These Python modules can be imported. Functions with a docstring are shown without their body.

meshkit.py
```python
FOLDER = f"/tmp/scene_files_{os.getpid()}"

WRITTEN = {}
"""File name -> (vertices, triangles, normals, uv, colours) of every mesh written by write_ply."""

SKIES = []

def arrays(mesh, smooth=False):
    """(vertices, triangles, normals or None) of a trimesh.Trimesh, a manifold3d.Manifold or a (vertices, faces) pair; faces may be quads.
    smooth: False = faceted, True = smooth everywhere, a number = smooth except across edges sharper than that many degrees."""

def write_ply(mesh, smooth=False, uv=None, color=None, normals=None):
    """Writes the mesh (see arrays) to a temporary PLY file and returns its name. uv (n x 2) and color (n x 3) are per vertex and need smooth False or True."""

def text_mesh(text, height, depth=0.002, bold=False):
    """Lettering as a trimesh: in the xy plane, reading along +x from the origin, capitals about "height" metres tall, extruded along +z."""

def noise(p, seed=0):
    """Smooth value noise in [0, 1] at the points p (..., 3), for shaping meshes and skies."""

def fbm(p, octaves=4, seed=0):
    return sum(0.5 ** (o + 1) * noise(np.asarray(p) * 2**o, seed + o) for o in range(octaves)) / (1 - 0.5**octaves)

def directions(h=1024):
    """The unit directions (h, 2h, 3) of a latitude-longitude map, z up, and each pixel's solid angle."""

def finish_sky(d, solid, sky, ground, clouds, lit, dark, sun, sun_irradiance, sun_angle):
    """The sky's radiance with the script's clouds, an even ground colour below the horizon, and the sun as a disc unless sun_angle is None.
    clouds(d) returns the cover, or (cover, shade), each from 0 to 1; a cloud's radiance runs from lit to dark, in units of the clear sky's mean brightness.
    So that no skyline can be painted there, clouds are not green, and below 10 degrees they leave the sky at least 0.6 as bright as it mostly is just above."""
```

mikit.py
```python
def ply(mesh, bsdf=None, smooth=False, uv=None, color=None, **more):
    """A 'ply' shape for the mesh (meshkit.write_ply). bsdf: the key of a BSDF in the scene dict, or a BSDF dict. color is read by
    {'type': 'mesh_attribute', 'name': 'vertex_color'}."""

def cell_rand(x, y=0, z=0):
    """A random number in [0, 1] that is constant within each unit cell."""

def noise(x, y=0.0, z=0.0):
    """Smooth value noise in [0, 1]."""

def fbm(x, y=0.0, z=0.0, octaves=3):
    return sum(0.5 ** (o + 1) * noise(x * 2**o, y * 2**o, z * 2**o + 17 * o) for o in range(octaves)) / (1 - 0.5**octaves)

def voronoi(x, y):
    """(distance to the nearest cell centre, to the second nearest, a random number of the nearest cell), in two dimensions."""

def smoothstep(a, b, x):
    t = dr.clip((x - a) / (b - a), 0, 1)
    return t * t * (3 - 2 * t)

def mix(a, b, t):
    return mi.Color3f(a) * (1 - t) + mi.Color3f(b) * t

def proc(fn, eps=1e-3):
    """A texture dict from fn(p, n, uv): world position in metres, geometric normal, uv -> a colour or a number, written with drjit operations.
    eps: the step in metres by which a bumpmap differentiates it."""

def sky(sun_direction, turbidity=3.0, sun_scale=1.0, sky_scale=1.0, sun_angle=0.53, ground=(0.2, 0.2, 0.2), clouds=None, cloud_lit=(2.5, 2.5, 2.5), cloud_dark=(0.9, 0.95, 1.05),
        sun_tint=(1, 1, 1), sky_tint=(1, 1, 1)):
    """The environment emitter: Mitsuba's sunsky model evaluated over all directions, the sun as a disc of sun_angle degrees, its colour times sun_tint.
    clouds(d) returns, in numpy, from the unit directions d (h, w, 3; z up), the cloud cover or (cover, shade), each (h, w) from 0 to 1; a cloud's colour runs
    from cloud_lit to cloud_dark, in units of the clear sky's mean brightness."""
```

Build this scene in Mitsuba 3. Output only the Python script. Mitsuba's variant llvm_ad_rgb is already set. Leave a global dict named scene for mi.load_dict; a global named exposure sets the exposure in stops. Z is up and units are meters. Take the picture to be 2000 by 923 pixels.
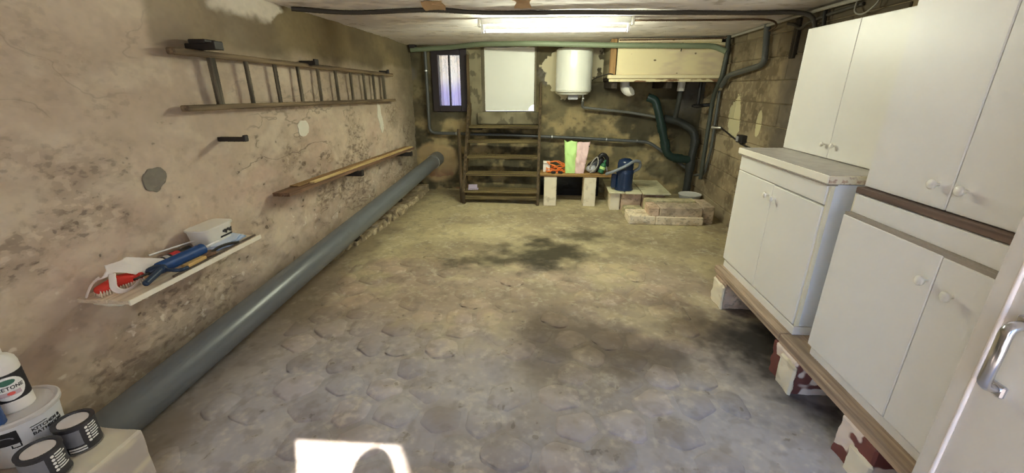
import math, random
import numpy as np, trimesh, manifold3d, drjit as dr, mitsuba as mi
import mikit, meshkit
from mikit import ply, proc, noise, fbm, voronoi, smoothstep, mix
from scipy.spatial import Voronoi
from shapely.geometry import Polygon, box as sbox
random.seed(7); RNG = np.random.default_rng(7)
T = mi.ScalarTransform4f
PI = math.pi

# ------------------------------------------------------------------ camera, sky, sun, exposure
EYE = np.array([0, 0, 1.5]); PITCH, YAW = math.radians(19.8), math.radians(-4.33)
FWD = np.array([math.sin(YAW)*math.cos(PITCH), math.cos(YAW)*math.cos(PITCH), -math.sin(PITCH)])
exposure = 2.3
SUN = (0.365, -0.58, 0.72)
scene, labels = {'type': 'scene'}, {}
scene['camera'] = {'type': 'perspective', 'fov': math.degrees(2*math.atan(1000/815)), 'fov_axis': 'x', 'near_clip': 0.02,
                   'to_world': T().look_at(origin=EYE.tolist(), target=(EYE+FWD).tolist(), up=[0, 0, 1])}
scene['sky'] = mikit.sky(SUN, turbidity=3.0, sun_scale=4.0, sky_scale=4.6, ground=(.3, .3, .3), sky_tint=(.97, 1.0, 1.08), sun_tint=(.94, .98, 1.08))
TUBE_RADIANCE = (62, 65, 50)

# ------------------------------------------------------------------ helpers
def srgb(r, g, b):
    return [((c/255+.055)/1.055)**2.4 if c > 10 else c/255/12.92 for c in (r, g, b)]
def C3(*c): return mi.Color3f(*srgb(*c))
def mat(key, col, rough=.6, metallic=0.0, spec=.4, **kw):
    c = col if isinstance(col, dict) else {'type': 'rgb', 'value': srgb(*col)}
    scene[key] = {'type': 'twosided', 'bsdf': {'type': 'principled', 'base_color': c, 'roughness': rough, 'metallic': metallic, 'specular': spec, **kw}}
    return key
def rough_mat(key, colfn, rough=.9, bump=None, eps=2e-3):
    inner = {'type': 'principled', 'base_color': proc(colfn), 'roughness': rough, 'specular': .25}
    if bump is not None:
        inner = {'type': 'bumpmap', 'texture': proc(bump, eps), 'scale': 1.0, 'bsdf': inner}
    scene[key] = {'type': 'twosided', 'bsdf': inner}
    return key
def numbered(name):
    if name not in USED: USED.add(name); return name
    i = 1
    while f'{name}_{i:03d}' in USED: i += 1
    k = f'{name}_{i:03d}'; USED.add(k); return k
USED = set()
def stuff(k, lb): labels.setdefault(k, {'label': lb})['kind'] = 'stuff'
def thing(name, label, cat, group=None):
    k = numbered(name); labels[k] = {'label': label, 'category': cat}
    if group: labels[k]['group'] = group
    return k
def part(parent, name, mesh, m, smooth=False, label=None, **kw):
    k = numbered(parent+'__'+name)
    scene[k] = ply(mesh, m, smooth, **kw)
    if label: labels[k] = {'label': label}
    return k
def solo(name, mesh, m, label, cat, smooth=False, group=None, **kw):
    k = thing(name, label, cat, group); scene[k] = ply(mesh, m, smooth, **kw); return k
def struct(name, mesh, m, label, smooth=False):
    k = numbered(name); scene[k] = ply(mesh, m, smooth); labels[k] = {'label': label, 'kind': 'structure'}; return k
def cat(*ms): return trimesh.util.concatenate([m for m in ms])
def cbox(x0, x1, y0, y1, z0, z1, c=.004):
    c = min(c, .45*min(x1-x0, y1-y0, z1-z0)); P = []
    for x, sx in ((x0, 1), (x1, -1)):
        for y, sy in ((y0, 1), (y1, -1)):
            for z, sz in ((z0, 1), (z1, -1)):
                P += [(x+sx*c, y+sy*c, z), (x+sx*c, y, z+sz*c), (x, y+sy*c, z+sz*c)]
    return trimesh.PointCloud(P).convex_hull
def plain(x0, x1, y0, y1, z0, z1):
    m = trimesh.creation.box(extents=(x1-x0, y1-y0, z1-z0)); m.apply_translation([(x0+x1)/2, (y0+y1)/2, (z0+z1)/2]); return m
def rot(m, axis, deg, about=(0, 0, 0)):
    m = m.copy(); m.apply_transform(trimesh.transformations.rotation_matrix(math.radians(deg), axis, about)); return m
def mov(m, x, y, z):
    m = m.copy(); m.apply_translation([x, y, z]); return m
def fillet(path, rad, n=6):
    P = [np.array(p, float) for p in path]; out = [P[0]]
    for a, b, c in zip(P, P[1:], P[2:]):
        u, v = a-b, c-b; lu, lv = np.linalg.norm(u), np.linalg.norm(v); d = min(rad, .48*lu, .48*lv)
        s, e = b+u/lu*d, b+v/lv*d
        for t in np.linspace(0, 1, n): out.append((1-t)**2*s+2*t*(1-t)*b+t*t*e)
    out.append(P[-1]); return np.array(out)
def spline(path, n=8):
    P = np.array(path, float); Q = np.vstack([2*P[0]-P[1], P, 2*P[-1]-P[-2]]); out = []
    for i in range(1, len(Q)-2):
        for t in np.linspace(0, 1, n, endpoint=False):
            a, b, c, d = Q[i-1:i+3]
            out.append(.5*(2*b+(c-a)*t+(2*a-5*b+4*c-d)*t*t+(3*b-a-3*c+d)*t**3))
    out.append(P[-1]); return np.array(out)
def tube(path, r, n=12, flat=None):
    """sweep of a circle (or an ellipse: flat=(across, thick)) along a path, capped"""
    P = np.array(path, float); keep = [0]
    for i in range(1, len(P)):
        if np.linalg.norm(P[i]-P[keep[-1]]) > 1e-5: keep.append(i)
    P = P[keep]; m = len(P); R = np.broadcast_to(np.asarray(r, float), (m,))
    D = np.gradient(P, axis=0); D /= np.linalg.norm(D, axis=1, keepdims=True)
    u = np.cross(D[0], [0, 0, 1]); u = np.cross(D[0], [1, 0, 0]) if np.linalg.norm(u) < .1 else u; u /= np.linalg.norm(u)
    a = np.arange(n)*2*PI/n; V = []
    for i in range(m):
        u = u-D[i]*(u@D[i]); u /= np.linalg.norm(u); w = np.cross(D[i], u)
        su, sw = (R[i], R[i]) if flat is None else flat
        V.append(P[i]+np.outer(np.cos(a)*su, u)+np.outer(np.sin(a)*sw, w))
    V = np.vstack(V+[P[:1], P[-1:]]); F = []
    j = np.arange(n); k = (j+1) % n
    for i in range(m-1):
        F += [np.stack([i*n+j, i*n+k, (i+1)*n+k], 1), np.stack([i*n+j, (i+1)*n+k, (i+1)*n+j], 1)]
    F += [np.stack([k, j, j*0+m*n], 1), np.stack([(m-1)*n+j, (m-1)*n+k, j*0+m*n+1], 1)]
    return trimesh.Trimesh(V, np.vstack(F), process=False)
def lathe(prof, n=32, sx=1, sy=1):
    """profile [(r, z)] turned about z"""
    a = np.arange(n)*2*PI/n; V, F = [], []
    for r, z in prof: V.append(np.stack([np.cos(a)*r*sx, np.sin(a)*r*sy, a*0+z], 1))
    j = np.arange(n); k = (j+1) % n
    for i in range(len(prof)-1):
        F += [np.stack([i*n+j, i*n+k, (i+1)*n+k], 1), np.stack([i*n+j, (i+1)*n+k, (i+1)*n+j], 1)]
    m = len(prof); V += [np.array([[0, 0, prof[0][1]], [0, 0, prof[-1][1]]])]
    F += [np.stack([k, j, j*0+m*n], 1), np.stack([(m-1)*n+j, (m-1)*n+k, j*0+m*n+1], 1)]
    return trimesh.Trimesh(np.vstack(V), np.vstack(F), process=False)
def along(m, d):
    """turn a mesh made about +z so that its axis points along d"""
    m = m.copy(); m.apply_transform(trimesh.geometry.align_vectors([0, 0, 1], d)); return m
def extr(poly, h): return trimesh.creation.extrude_polygon(Polygon(poly) if isinstance(poly, list) else poly, h, engine='earcut')
def flatz(m): return m
def grid(o, du, dv, nu, nv, fn):
    """a displaced sheet: point o + u du + v dv, moved by fn(points) along du x dv"""
    u, v = np.meshgrid(np.linspace(0, 1, nu), np.linspace(0, 1, nv), indexing='ij')
    P = np.array(o, float)+u[..., None]*np.array(du, float)+v[..., None]*np.array(dv, float)
    nrm = np.cross(du, dv); nrm = nrm/np.linalg.norm(nrm)
    P = P+fn(P)[..., None]*nrm
    i = np.arange(nu*nv).reshape(nu, nv); a, b, c, d = i[:-1, :-1].ravel(), i[1:, :-1].ravel(), i[1:, 1:].ravel(), i[:-1, 1:].ravel()
    return trimesh.Trimesh(P.reshape(-1, 3), np.vstack([np.stack([a, b, c], 1), np.stack([a, c, d], 1)]), process=False)
def rough_block(x0, x1, y0, y1, z0, z1, seed=0, amp=.006, res=.035):
    """a worn block: a subdivided box with its edges knocked and its faces uneven"""
    m = cbox(x0, x1, y0, y1, z0, z1, .009); m = m.subdivide_to_size(res)
    V = np.array(m.vertices); d = (meshkit.fbm(V*22+seed*7.3, 3, seed)-.5)*2*amp
    c = V.mean(0); N = (V-c)/np.array([x1-x0, y1-y0, z1-z0]); N /= np.linalg.norm(N, axis=1, keepdims=True)
    m.vertices = V+N*d[:, None]; return m
def wrap(m, R, ang, z0, sx=1.0):
    """bend flat lettering (x right, y up, z out) round a cylinder of radius R"""
    m = m.subdivide_to_size(.006); V = np.array(m.vertices); a = ang+V[:, 0]/R; r = R+V[:, 2]
    m.vertices = np.stack([np.cos(a)*r, np.sin(a)*r, V[:, 1]+z0], 1); return m
def rect(w, h, t=.0006, x=0, y=0):
    return plain(x-w/2, x+w/2, y-h/2, y+h/2, 0, t)

# ------------------------------------------------------------------ materials
def left_col(p, n, uv):
    y, z = p.y, p.z
    a = fbm(y*.8+3, z*1.3, 0, 4); b = fbm(y*2.6, z*3.6, 5, 5); c = fbm(y*13, z*17, 9, 4); d = fbm(y*1.7+20, z*2.4, 2, 5); e = fbm(y*34, z*40, 3, 3)
    low = smoothstep(1.6, .85, z+.5*(a-.5))
    col = mix(srgb(206, 188, 167), srgb(188, 169, 149), smoothstep(.3, .7, a))
    col = mix(col, srgb(200, 172, 154), .6*smoothstep(.42, .72, d)*smoothstep(1.5, .9, z))
    col = mix(col, srgb(158, 140, 122), .55*smoothstep(.40, .76, b)*low)
    col = mix(col, srgb(218, 204, 182), .45*smoothstep(.5, .76, fbm(y*5+9, z*7, 1, 4)))
    col = mix(col, srgb(128, 110, 94), .32*smoothstep(.48, .74, .6*c+.4*e)*low)
    col = mix(col, srgb(84, 70, 58), .85*smoothstep(.70, .78, .55*c+.45*e+.12*(b-.5))*(.15+.85*low))
    clus = smoothstep(.47, .6, fbm(y*1.9+13, z*3.2, 4, 4))*(.2+.8*low); g = fbm(y*26+5*b, z*44, 2, 4)
    col = mix(col, srgb(156, 138, 120), .45*clus)
    col = mix(col, srgb(106, 90, 76), .62*smoothstep(.56, .72, g)*clus); col = mix(col, srgb(218, 203, 182), .45*smoothstep(.44, .32, g)*clus)
    ridge = dr.abs(fbm(y*2.0+.7*b, z*4.4+40, 3, 5)-.5)
    col = mix(col, srgb(100, 84, 70), .6*smoothstep(.014, .003, ridge)*smoothstep(.5, .6, fbm(y*1.3+7, z*1.9, 8, 2))*(.3+.7*low))
    col = mix(col, srgb(228, 218, 202), .7*smoothstep(.66, .76, .5*e+.5*fbm(y*19+4, z*21, 6, 3))*smoothstep(.95, .4, z))
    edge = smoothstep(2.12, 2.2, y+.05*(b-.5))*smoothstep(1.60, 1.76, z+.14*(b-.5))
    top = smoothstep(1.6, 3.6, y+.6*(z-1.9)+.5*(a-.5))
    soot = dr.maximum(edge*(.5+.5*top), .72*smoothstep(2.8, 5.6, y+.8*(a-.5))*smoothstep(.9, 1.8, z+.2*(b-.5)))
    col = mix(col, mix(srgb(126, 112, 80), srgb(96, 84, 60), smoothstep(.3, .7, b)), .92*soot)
    col = mix(col, srgb(216, 206, 190), smoothstep(.52, .62, b+.22*smoothstep(.34, .1, dr.sqrt(dr.square(y-3.0)*.35+dr.square(z-2.04)*6))+.16*(c-.5)-.07)*smoothstep(1.9, 1.97, z+.06*(c-.5))*smoothstep(3.6, 3.2, y)*smoothstep(2.4, 2.7, y))
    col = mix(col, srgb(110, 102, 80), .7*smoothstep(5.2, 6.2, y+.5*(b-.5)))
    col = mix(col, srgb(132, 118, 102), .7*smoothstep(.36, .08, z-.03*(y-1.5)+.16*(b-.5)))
    return col*(.93+.14*e)
def left_bump(p, n, uv): return .012*fbm(p.y*11, p.z*17, 0, 5)+.006*fbm(p.y*26, p.z*44, 2, 3)+.003*fbm(p.y*60, p.z*60, 3, 2)
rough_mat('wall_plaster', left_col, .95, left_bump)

def back_col(p, n, uv):
    x, z = p.x, p.z
    a = fbm(x*1.6+11, z*2.2, 0, 3); b = fbm(x*4.4, z*5.1, 4, 4); c = fbm(x*14, z*14, 9, 3)
    col = mix(srgb(124, 114, 86), srgb(84, 78, 60), smoothstep(.3, .68, a))
    col = mix(col, srgb(182, 162, 118), .8*smoothstep(.44, .7, b)*smoothstep(1.35, .95, z+.5*(a-.5)))
    col = mix(col, srgb(62, 57, 47), .75*smoothstep(.42, .68, fbm(x*2.6+4, z*3.4+9, 1, 5))*smoothstep(.7, 1.15, z))
    col = mix(col, srgb(112, 108, 104), .6*smoothstep(.55, .68, fbm(x*3+30, z*3, 2, 3))*smoothstep(1.0, 1.3, z))
    col = mix(col, srgb(62, 56, 44), .45*smoothstep(.58, .78, .6*c+.4*fbm(x*30, z*34, 2, 3)))
    col = col*(.88+.24*fbm(x*26, z*9, 5, 3))
    # flaking cream paint round the boiler
    d = dr.sqrt(dr.square((x-.36)/.38)+dr.square((z-1.72)/.34))+1.2*(b-.5)+.3*(c-.5)
    col = mix(col, srgb(200, 190, 158), smoothstep(1.0, .92, d+.35*(fbm(x*22, z*22, 3, 3)-.5)))
    # fresh mortar where the drain pipe goes in
    e = dr.sqrt(dr.square((x+1.60)/.34)+dr.square((z-.42)/.34))+.5*(b-.5)
    col = mix(col, srgb(190, 164, 122), .8*smoothstep(1.0, .75, e))
    # bricky soft red low in the corner
    col = mix(col, srgb(150, 106, 84), .7*smoothstep(.5, .62, fbm(x*7, z*8, 12, 3))*smoothstep(-1.0, -1.25, x)*smoothstep(.36, .2, z))
    return col
rough_mat('wall_rubble', back_col, .95, lambda p, n, uv: .008*fbm(p.x*15, p.z*17, 0, 4)+.003*fbm(p.x*55, p.z*55, 3, 2))
def smooth_back_col(p, n, uv):
    a = fbm(p.x*3+5, p.z*2.2, p.y, 4); c = fbm(p.x*13, p.z*9, 9, 3)
    col = mix(srgb(146, 138, 112), srgb(104, 96, 74), smoothstep(.35, .65, a))
    return mix(col, srgb(70, 64, 50), .6*smoothstep(.58, .7, c))
rough_mat('render_grey', smooth_back_col, .95, lambda p, n, uv: .003*fbm(p.x*25, p.z*25, 0, 3))

def block_col(p, n, uv):
    y, z = p.y, p.z
    a = fbm(y*2+3, z*3.4, 2, 3); b = fbm(y*6, z*8, 4, 4); c = fbm(y*24, z*24, 7, 2)
    col = mix(srgb(162, 147, 120), srgb(132, 118, 95), smoothstep(.35, .65, a))
    col = mix(col, srgb(100, 88, 68), .6*smoothstep(.52, .68, b)); col = mix(col, srgb(176, 162, 134), .4*smoothstep(.56, .7, c))
    d = dr.sqrt(dr.square((y-5.0)/.17)+dr.square((z-1.17)/.24))+.7*(b-.5)+.35*(c-.5)
    d2 = dr.sqrt(dr.square((y-4.40)/.06)+dr.square((z-1.16)/.13))+.5*(b-.5)
    col = mix(col, srgb(206, 198, 160), smoothstep(1.0, .95, dr.minimum(d, d2)))
    col = mix(col, srgb(92, 86, 80), .8*smoothstep(4.25, 3.95, y+.25*(b-.5)))  # shade around the cabinets, painted into the wall colour
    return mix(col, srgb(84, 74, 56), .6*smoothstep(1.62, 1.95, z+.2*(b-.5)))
BLK = rough_mat('block_face', block_col, .95, lambda p, n, uv: .004*fbm(p.y*40, p.z*40, p.x*10, 3))
def block_col2(p, n, uv): return block_col(p, n, uv)*.86
BLK2 = rough_mat('block_face_dark', block_col2, .95, lambda p, n, uv: .004*fbm(p.y*40, p.z*40, p.x*10, 3))
rough_mat('mortar', lambda p, n, uv: mix(srgb(150, 134, 106), srgb(122, 108, 86), fbm(p.y*9, p.z*9, p.x*9, 3)), .97)

def ceil_col(p, n, uv):
    a = fbm(p.x*1.1+2, p.y*2.1, 0, 4); b = fbm(p.x*5, p.y*7, 2, 4); c = fbm(p.x*9+3, p.y*19, 5, 3)
    col = mix(srgb(212, 207, 202), srgb(188, 181, 174), smoothstep(.3, .7, a))
    col = mix(col, srgb(226, 218, 206), .5*smoothstep(.5, .7, b))
    col = mix(col, srgb(140, 128, 112), .5*smoothstep(.64, .78, c))
    col = mix(col, srgb(158, 146, 122), .5*smoothstep(4.6, 5.8, p.y+.6*(b-.5)))
    return mix(col, srgb(112, 104, 98), .75*smoothstep(1.55, 2.05, p.x+.4*(b-.5))*smoothstep(4.6, 3.6, p.y))  # shaded ceiling over the cabinets, darkened in the colour
rough_mat('ceiling_plaster', ceil_col, .95, lambda p, n, uv: .004*fbm(p.x*14, p.y*18, 0, 4))

def floor_col(p, n, uv):
    x, y = p.x, p.y
    a = fbm(x*1.3+5, y*1.3, 0, 4); b = fbm(x*4.2, y*4.2, 3, 4); c = fbm(x*17, y*17, 6, 3)
    e = fbm(x*36, y*36, 9, 3)
    near = smoothstep(2.7, 1.6, y+.5*(b-.5))
    col = mix(mix(srgb(172, 158, 122), srgb(146, 132, 104), smoothstep(.3, .7, a)), mix(srgb(164, 146, 126), srgb(168, 164, 166), near), smoothstep(3.9, 2.9, y+.6*(b-.5)))  # greyer near, yellower far: skylight and tube tints painted in
    col = mix(col, srgb(188, 176, 138), .45*smoothstep(.46, .72, b)*(1-near)); col = mix(col, srgb(184, 178, 172), .45*smoothstep(.46, .72, b)*near)
    col = mix(col, srgb(128, 114, 94), .5*smoothstep(.42, .74, fbm(x*2.2+9, y*2.8, 8, 5)))
    col = mix(col, srgb(116, 104, 86), .28*smoothstep(.5, .76, c)); col = mix(col, srgb(206, 198, 178), .3*smoothstep(.52, .76, .5*fbm(x*12+7, y*12, 2, 5)+.5*e))
    col = mix(col, srgb(78, 68, 56), .45*smoothstep(.69, .78, .5*c+.5*e))
    col = col*(.93+.14*e)
    def blot(cx, cy, rx, ry, k=1.0, rag=1.6):
        d = dr.sqrt(dr.square((x-cx)/rx)+dr.square((y-cy)/ry))+rag*(b-.5)+.5*(c-.5)
        return k*smoothstep(1.35, .2, d)
    # engine oil: two spots far, a broad one in the middle; then painted shade under the cabinets
    oil = dr.maximum(dr.maximum(blot(.02, 3.72, .62, .46, 1.0), blot(.42, 4.2, .42, .3, .8)), blot(-.35, 3.5, .6, .2, .9))
    col = mix(col, srgb(48, 44, 32), oil*.95)
    wide = dr.maximum(dr.maximum(blot(.35, 2.22, .62, .36, .75), blot(1.05, 2.5, .42, .3, .75)), blot(.05, 2.0, .3, .4, .5))
    col = mix(col, srgb(84, 70, 56), wide)
    col = mix(col, srgb(54, 49, 45), blot(1.42, 2.2, .42, .62, 1.0, 1.0))  # shade beneath the cabinets, painted onto the floor
    col = mix(col, srgb(112, 98, 80), .6*smoothstep(-1.45, -1.75, x+.25*(b-.5)))
    return col
def floor_bump(p, n, uv): return .004*fbm(p.x*18, p.y*18, 0, 4)+.002*fbm(p.x*60, p.y*60, 3, 2)
rough_mat('floor_concrete', floor_col, .78, floor_bump)
rough_mat('floor_stone', lambda p, n, uv: floor_col(p, n, uv)*mi.Color3f(1.13, 1.10, 1.09), .7, floor_bump)
rough_mat('floor_stone_dark', lambda p, n, uv: floor_col(p, n, uv)*mi.Color3f(.9, .89, .9), .7, floor_bump)

def wood(key, a, b, axis='y', rough=.7, f=1.0):
    def fn(p, n, uv):
        q = {'x': (p.x, p.y, p.z), 'y': (p.y, p.x, p.z), 'z': (p.z, p.x, p.y)}[axis]
        g = fbm(q[0]*3*f, q[1]*60*f, q[2]*60*f, 3); h = fbm(q[0]*1.2, q[1]*9, q[2]*9, 3)
        return mix(mix(srgb(*a), srgb(*b), smoothstep(.3, .7, g)), srgb(*[c*.75 for c in b]), .5*smoothstep(.5, .8, h))
    return rough_mat(key, fn, rough)
wood('ladder_wood', (136, 118, 92), (92, 78, 62), 'y', .8)
wood('rung_wood', (118, 110, 92), (74, 68, 58), 'z', .8)
wood('decking_wood', (126, 98, 78), (98, 76, 62), 'y')
wood('pale_wood', (214, 192, 138), (182, 152, 104), 'y')
wood('amber_wood', (150, 120, 82), (120, 92, 64), 'y')
wood('stair_wood', (122, 108, 72), (76, 64, 44), 'x', .75)
wood('stair_wood_up', (98, 82, 58), (62, 52, 38), 'z', .75)
wood('bench_wood', (156, 124, 76), (112, 84, 50), 'x')
wood('plank_wood', (178, 156, 132), (142, 122, 102), 'y', .8)
wood('worktop_wood', (112, 92, 80), (84, 68, 60), 'y', .6)
wood('shelf_wood', (222, 208, 186), (202, 186, 162), 'y', .7)
wood('post_wood', (152, 120, 80), (118, 88, 56), 'z', .8)
wood('dark_wood', (58, 50, 42), (38, 33, 28), 'z', .7)
wood('hatch_frame', (132, 124, 104), (96, 88, 70), 'z', .8)

mat('cab_white', (230, 226, 217), .38); mat('cab_side', (220, 222, 224), .4); mat('cab_edge', (226, 218, 190), .5); mat('cab_gap', (150, 140, 126), .7)
mat('edge_dark', (84, 72, 64), .6)
mat('worktop_grey', {**proc(lambda p, n, uv: mix(srgb(178, 172, 164), srgb(160, 154, 148), fbm(p.x*30, p.y*30, 0, 3)))}, .5)
mat('chipboard', {**proc(lambda p, n, uv: mix(srgb(214, 204, 180), srgb(176, 150, 130), smoothstep(.45, .65, fbm(p.x*60, p.y*60, p.z*60, 3))))}, .8)
mat('knob_white', (238, 232, 218), .2, clearcoat=.5)
mat('leaf_paint', (200, 190, 172), .42); mat('lip_highlight', (232, 216, 202), .35)
mat('chrome', (214, 214, 220), .14, 1.0)
mat('pvc_grey', (102, 106, 109), .3); mat('pvc_wall', (84, 86, 84), .4); mat('pvc_dark', (52, 54, 52), .42); mat('pvc_green', (34, 52, 48), .36); mat('pvc_light', (104, 104, 98), .4); mat('pvc_corner', (66, 70, 64), .5)
mat('pvc_white', (214, 210, 200), .45); mat('clip_metal', (196, 196, 190), .35, .8)
mat('cable_dark', (70, 66, 60), .6); mat('cable_brown', (86, 66, 48), .6); mat('cable_black', (38, 36, 34), .5); mat('cable_grey', (150, 146, 136), .55)
mat('rail_green', (116, 126, 102), .55)
mat('iron', (52, 48, 46), .6, .3); mat('black_plastic', (34, 33, 34), .4); mat('bench_shade', (30, 28, 26), .9)
mat('enamel', (232, 232, 220), .16, clearcoat=.6); mat('grey_plastic', (172, 172, 174), .45)
mat('hatch_white', (236, 236, 224), .4)
mat('frame_black', (46, 40, 44), .45)
mat('tin_steel', (150, 148, 148), .3, .8); mat('tin_black', (50, 50, 54), .35); mat('tin_grey', (116, 118, 124), .4); mat('lid_white', (206, 200, 196), .5)
mat('print_white', (232, 230, 226), .5); mat('print_black', (36, 36, 40), .5); mat('print_grey', (120, 120, 126), .5)
mat('bucket_white', (216, 216, 218), .4); mat('lid_grey', (196, 192, 188), .45)
mat('bottle_white', (228, 224, 216), .35); mat('bottle_blue', (44, 70, 118), .3); mat('print_green', (60, 110, 92), .5); mat('print_red', (214, 90, 80), .5); mat('print_pink', (196, 176, 180), .5)
mat('brush_red', (206, 60, 50), .4); mat('bristle', (226, 214, 192), .7); mat('cloth_white', (232, 224, 218), .85); mat('gun_blue', (20, 62, 118), .5); mat('gun_dark', (30, 50, 76), .45)
mat('tub_white', (222, 218, 208), .45, spec_trans=0.0); mat('cloth_blue', (158, 178, 208), .9); mat('cloth_blue_stripe', (196, 206, 224), .9)
mat('foam_tan', (206, 170, 110), .85); mat('film_clear', (196, 198, 206), .25); mat('label_red', (190, 50, 52), .5); mat('wool_brown', (112, 88, 70), .95)
mat('edge_white', (236, 230, 212), .5)
mat('lime', (192, 228, 144), .6); mat('lime_dark', (150, 200, 104), .6); mat('pink', (224, 192, 188), .6); mat('orange', (226, 122, 52), .45); mat('bottle_green', (42, 96, 62), .35)
mat('can_blue', (16, 38, 70), .2, clearcoat=.6); mat('hose_grey', (122, 128, 134), .45); mat('carton', (226, 220, 208), .7); mat('mauve', (176, 164, 184), .7)
mat('pier_white', {**proc(lambda p, n, uv: mix(srgb(226, 214, 188), srgb(196, 182, 154), smoothstep(.58, .78, fbm(p.x*14, p.y*9, p.z*12, 4))))}, .85)
mat('cream_board', {**proc(lambda p, n, uv: mix(mix(srgb(216, 202, 160), srgb(198, 180, 150), smoothstep(.45, .62, fbm(p.x*2.2+.8, p.z*5, 3, 4))), srgb(96, 80, 58), smoothstep(.86, .9, fbm(p.x*11, p.z*14, 6, 2))))}, .75)
mat('cream_mould', {**proc(lambda p, n, uv: mix(srgb(214, 202, 164), srgb(122, 92, 66), smoothstep(.52, .6, fbm(p.x*8, p.z*26, 3, 3))*smoothstep(1.595, 1.57, p.z)))}, .75)
mat('tile_cream', {**proc(lambda p, n, uv: mix(srgb(206, 200, 166), srgb(176, 170, 138), smoothstep(.4, .7, fbm(p.x*8, p.y*8, 1, 4))))}, .4)
def brick_fn(a, b):
    return lambda p, n, uv: mix(mix(srgb(*a), srgb(*b), smoothstep(.38, .64, fbm(p.x*11, p.y*11, p.z*11, 4))), srgb(*[c*.72 for c in b]), .5*smoothstep(.6, .72, fbm(p.x*40, p.y*40, p.z*40, 2)))
mat('block_pale', proc(brick_fn((220, 204, 176), (190, 172, 142))), .95); mat('brick_pink', proc(brick_fn((204, 178, 152), (172, 146, 122))), .95); mat('brick_grey', proc(brick_fn((182, 164, 142), (154, 138, 118))), .95); mat('slab_olive', proc(brick_fn((186, 174, 138), (152, 142, 112))), .95)
mat('pier_paint', proc(lambda p, n, uv: mix(srgb(222, 204, 188), srgb(112, 66, 58), smoothstep(.44, .47, fbm(p.x*6+1.3, p.y*7, p.z*7+.4, 3)))), .85)
mat('concrete_block', proc(lambda p, n, uv: mix(mix(srgb(188, 178, 164), srgb(160, 152, 144), fbm(p.x*7, p.y*7, p.z*7, 4)), srgb(214, 206, 176), .7*smoothstep(.55, .68, fbm(p.x*5, p.y*4, p.z*9+3, 3)))), .9)
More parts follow.
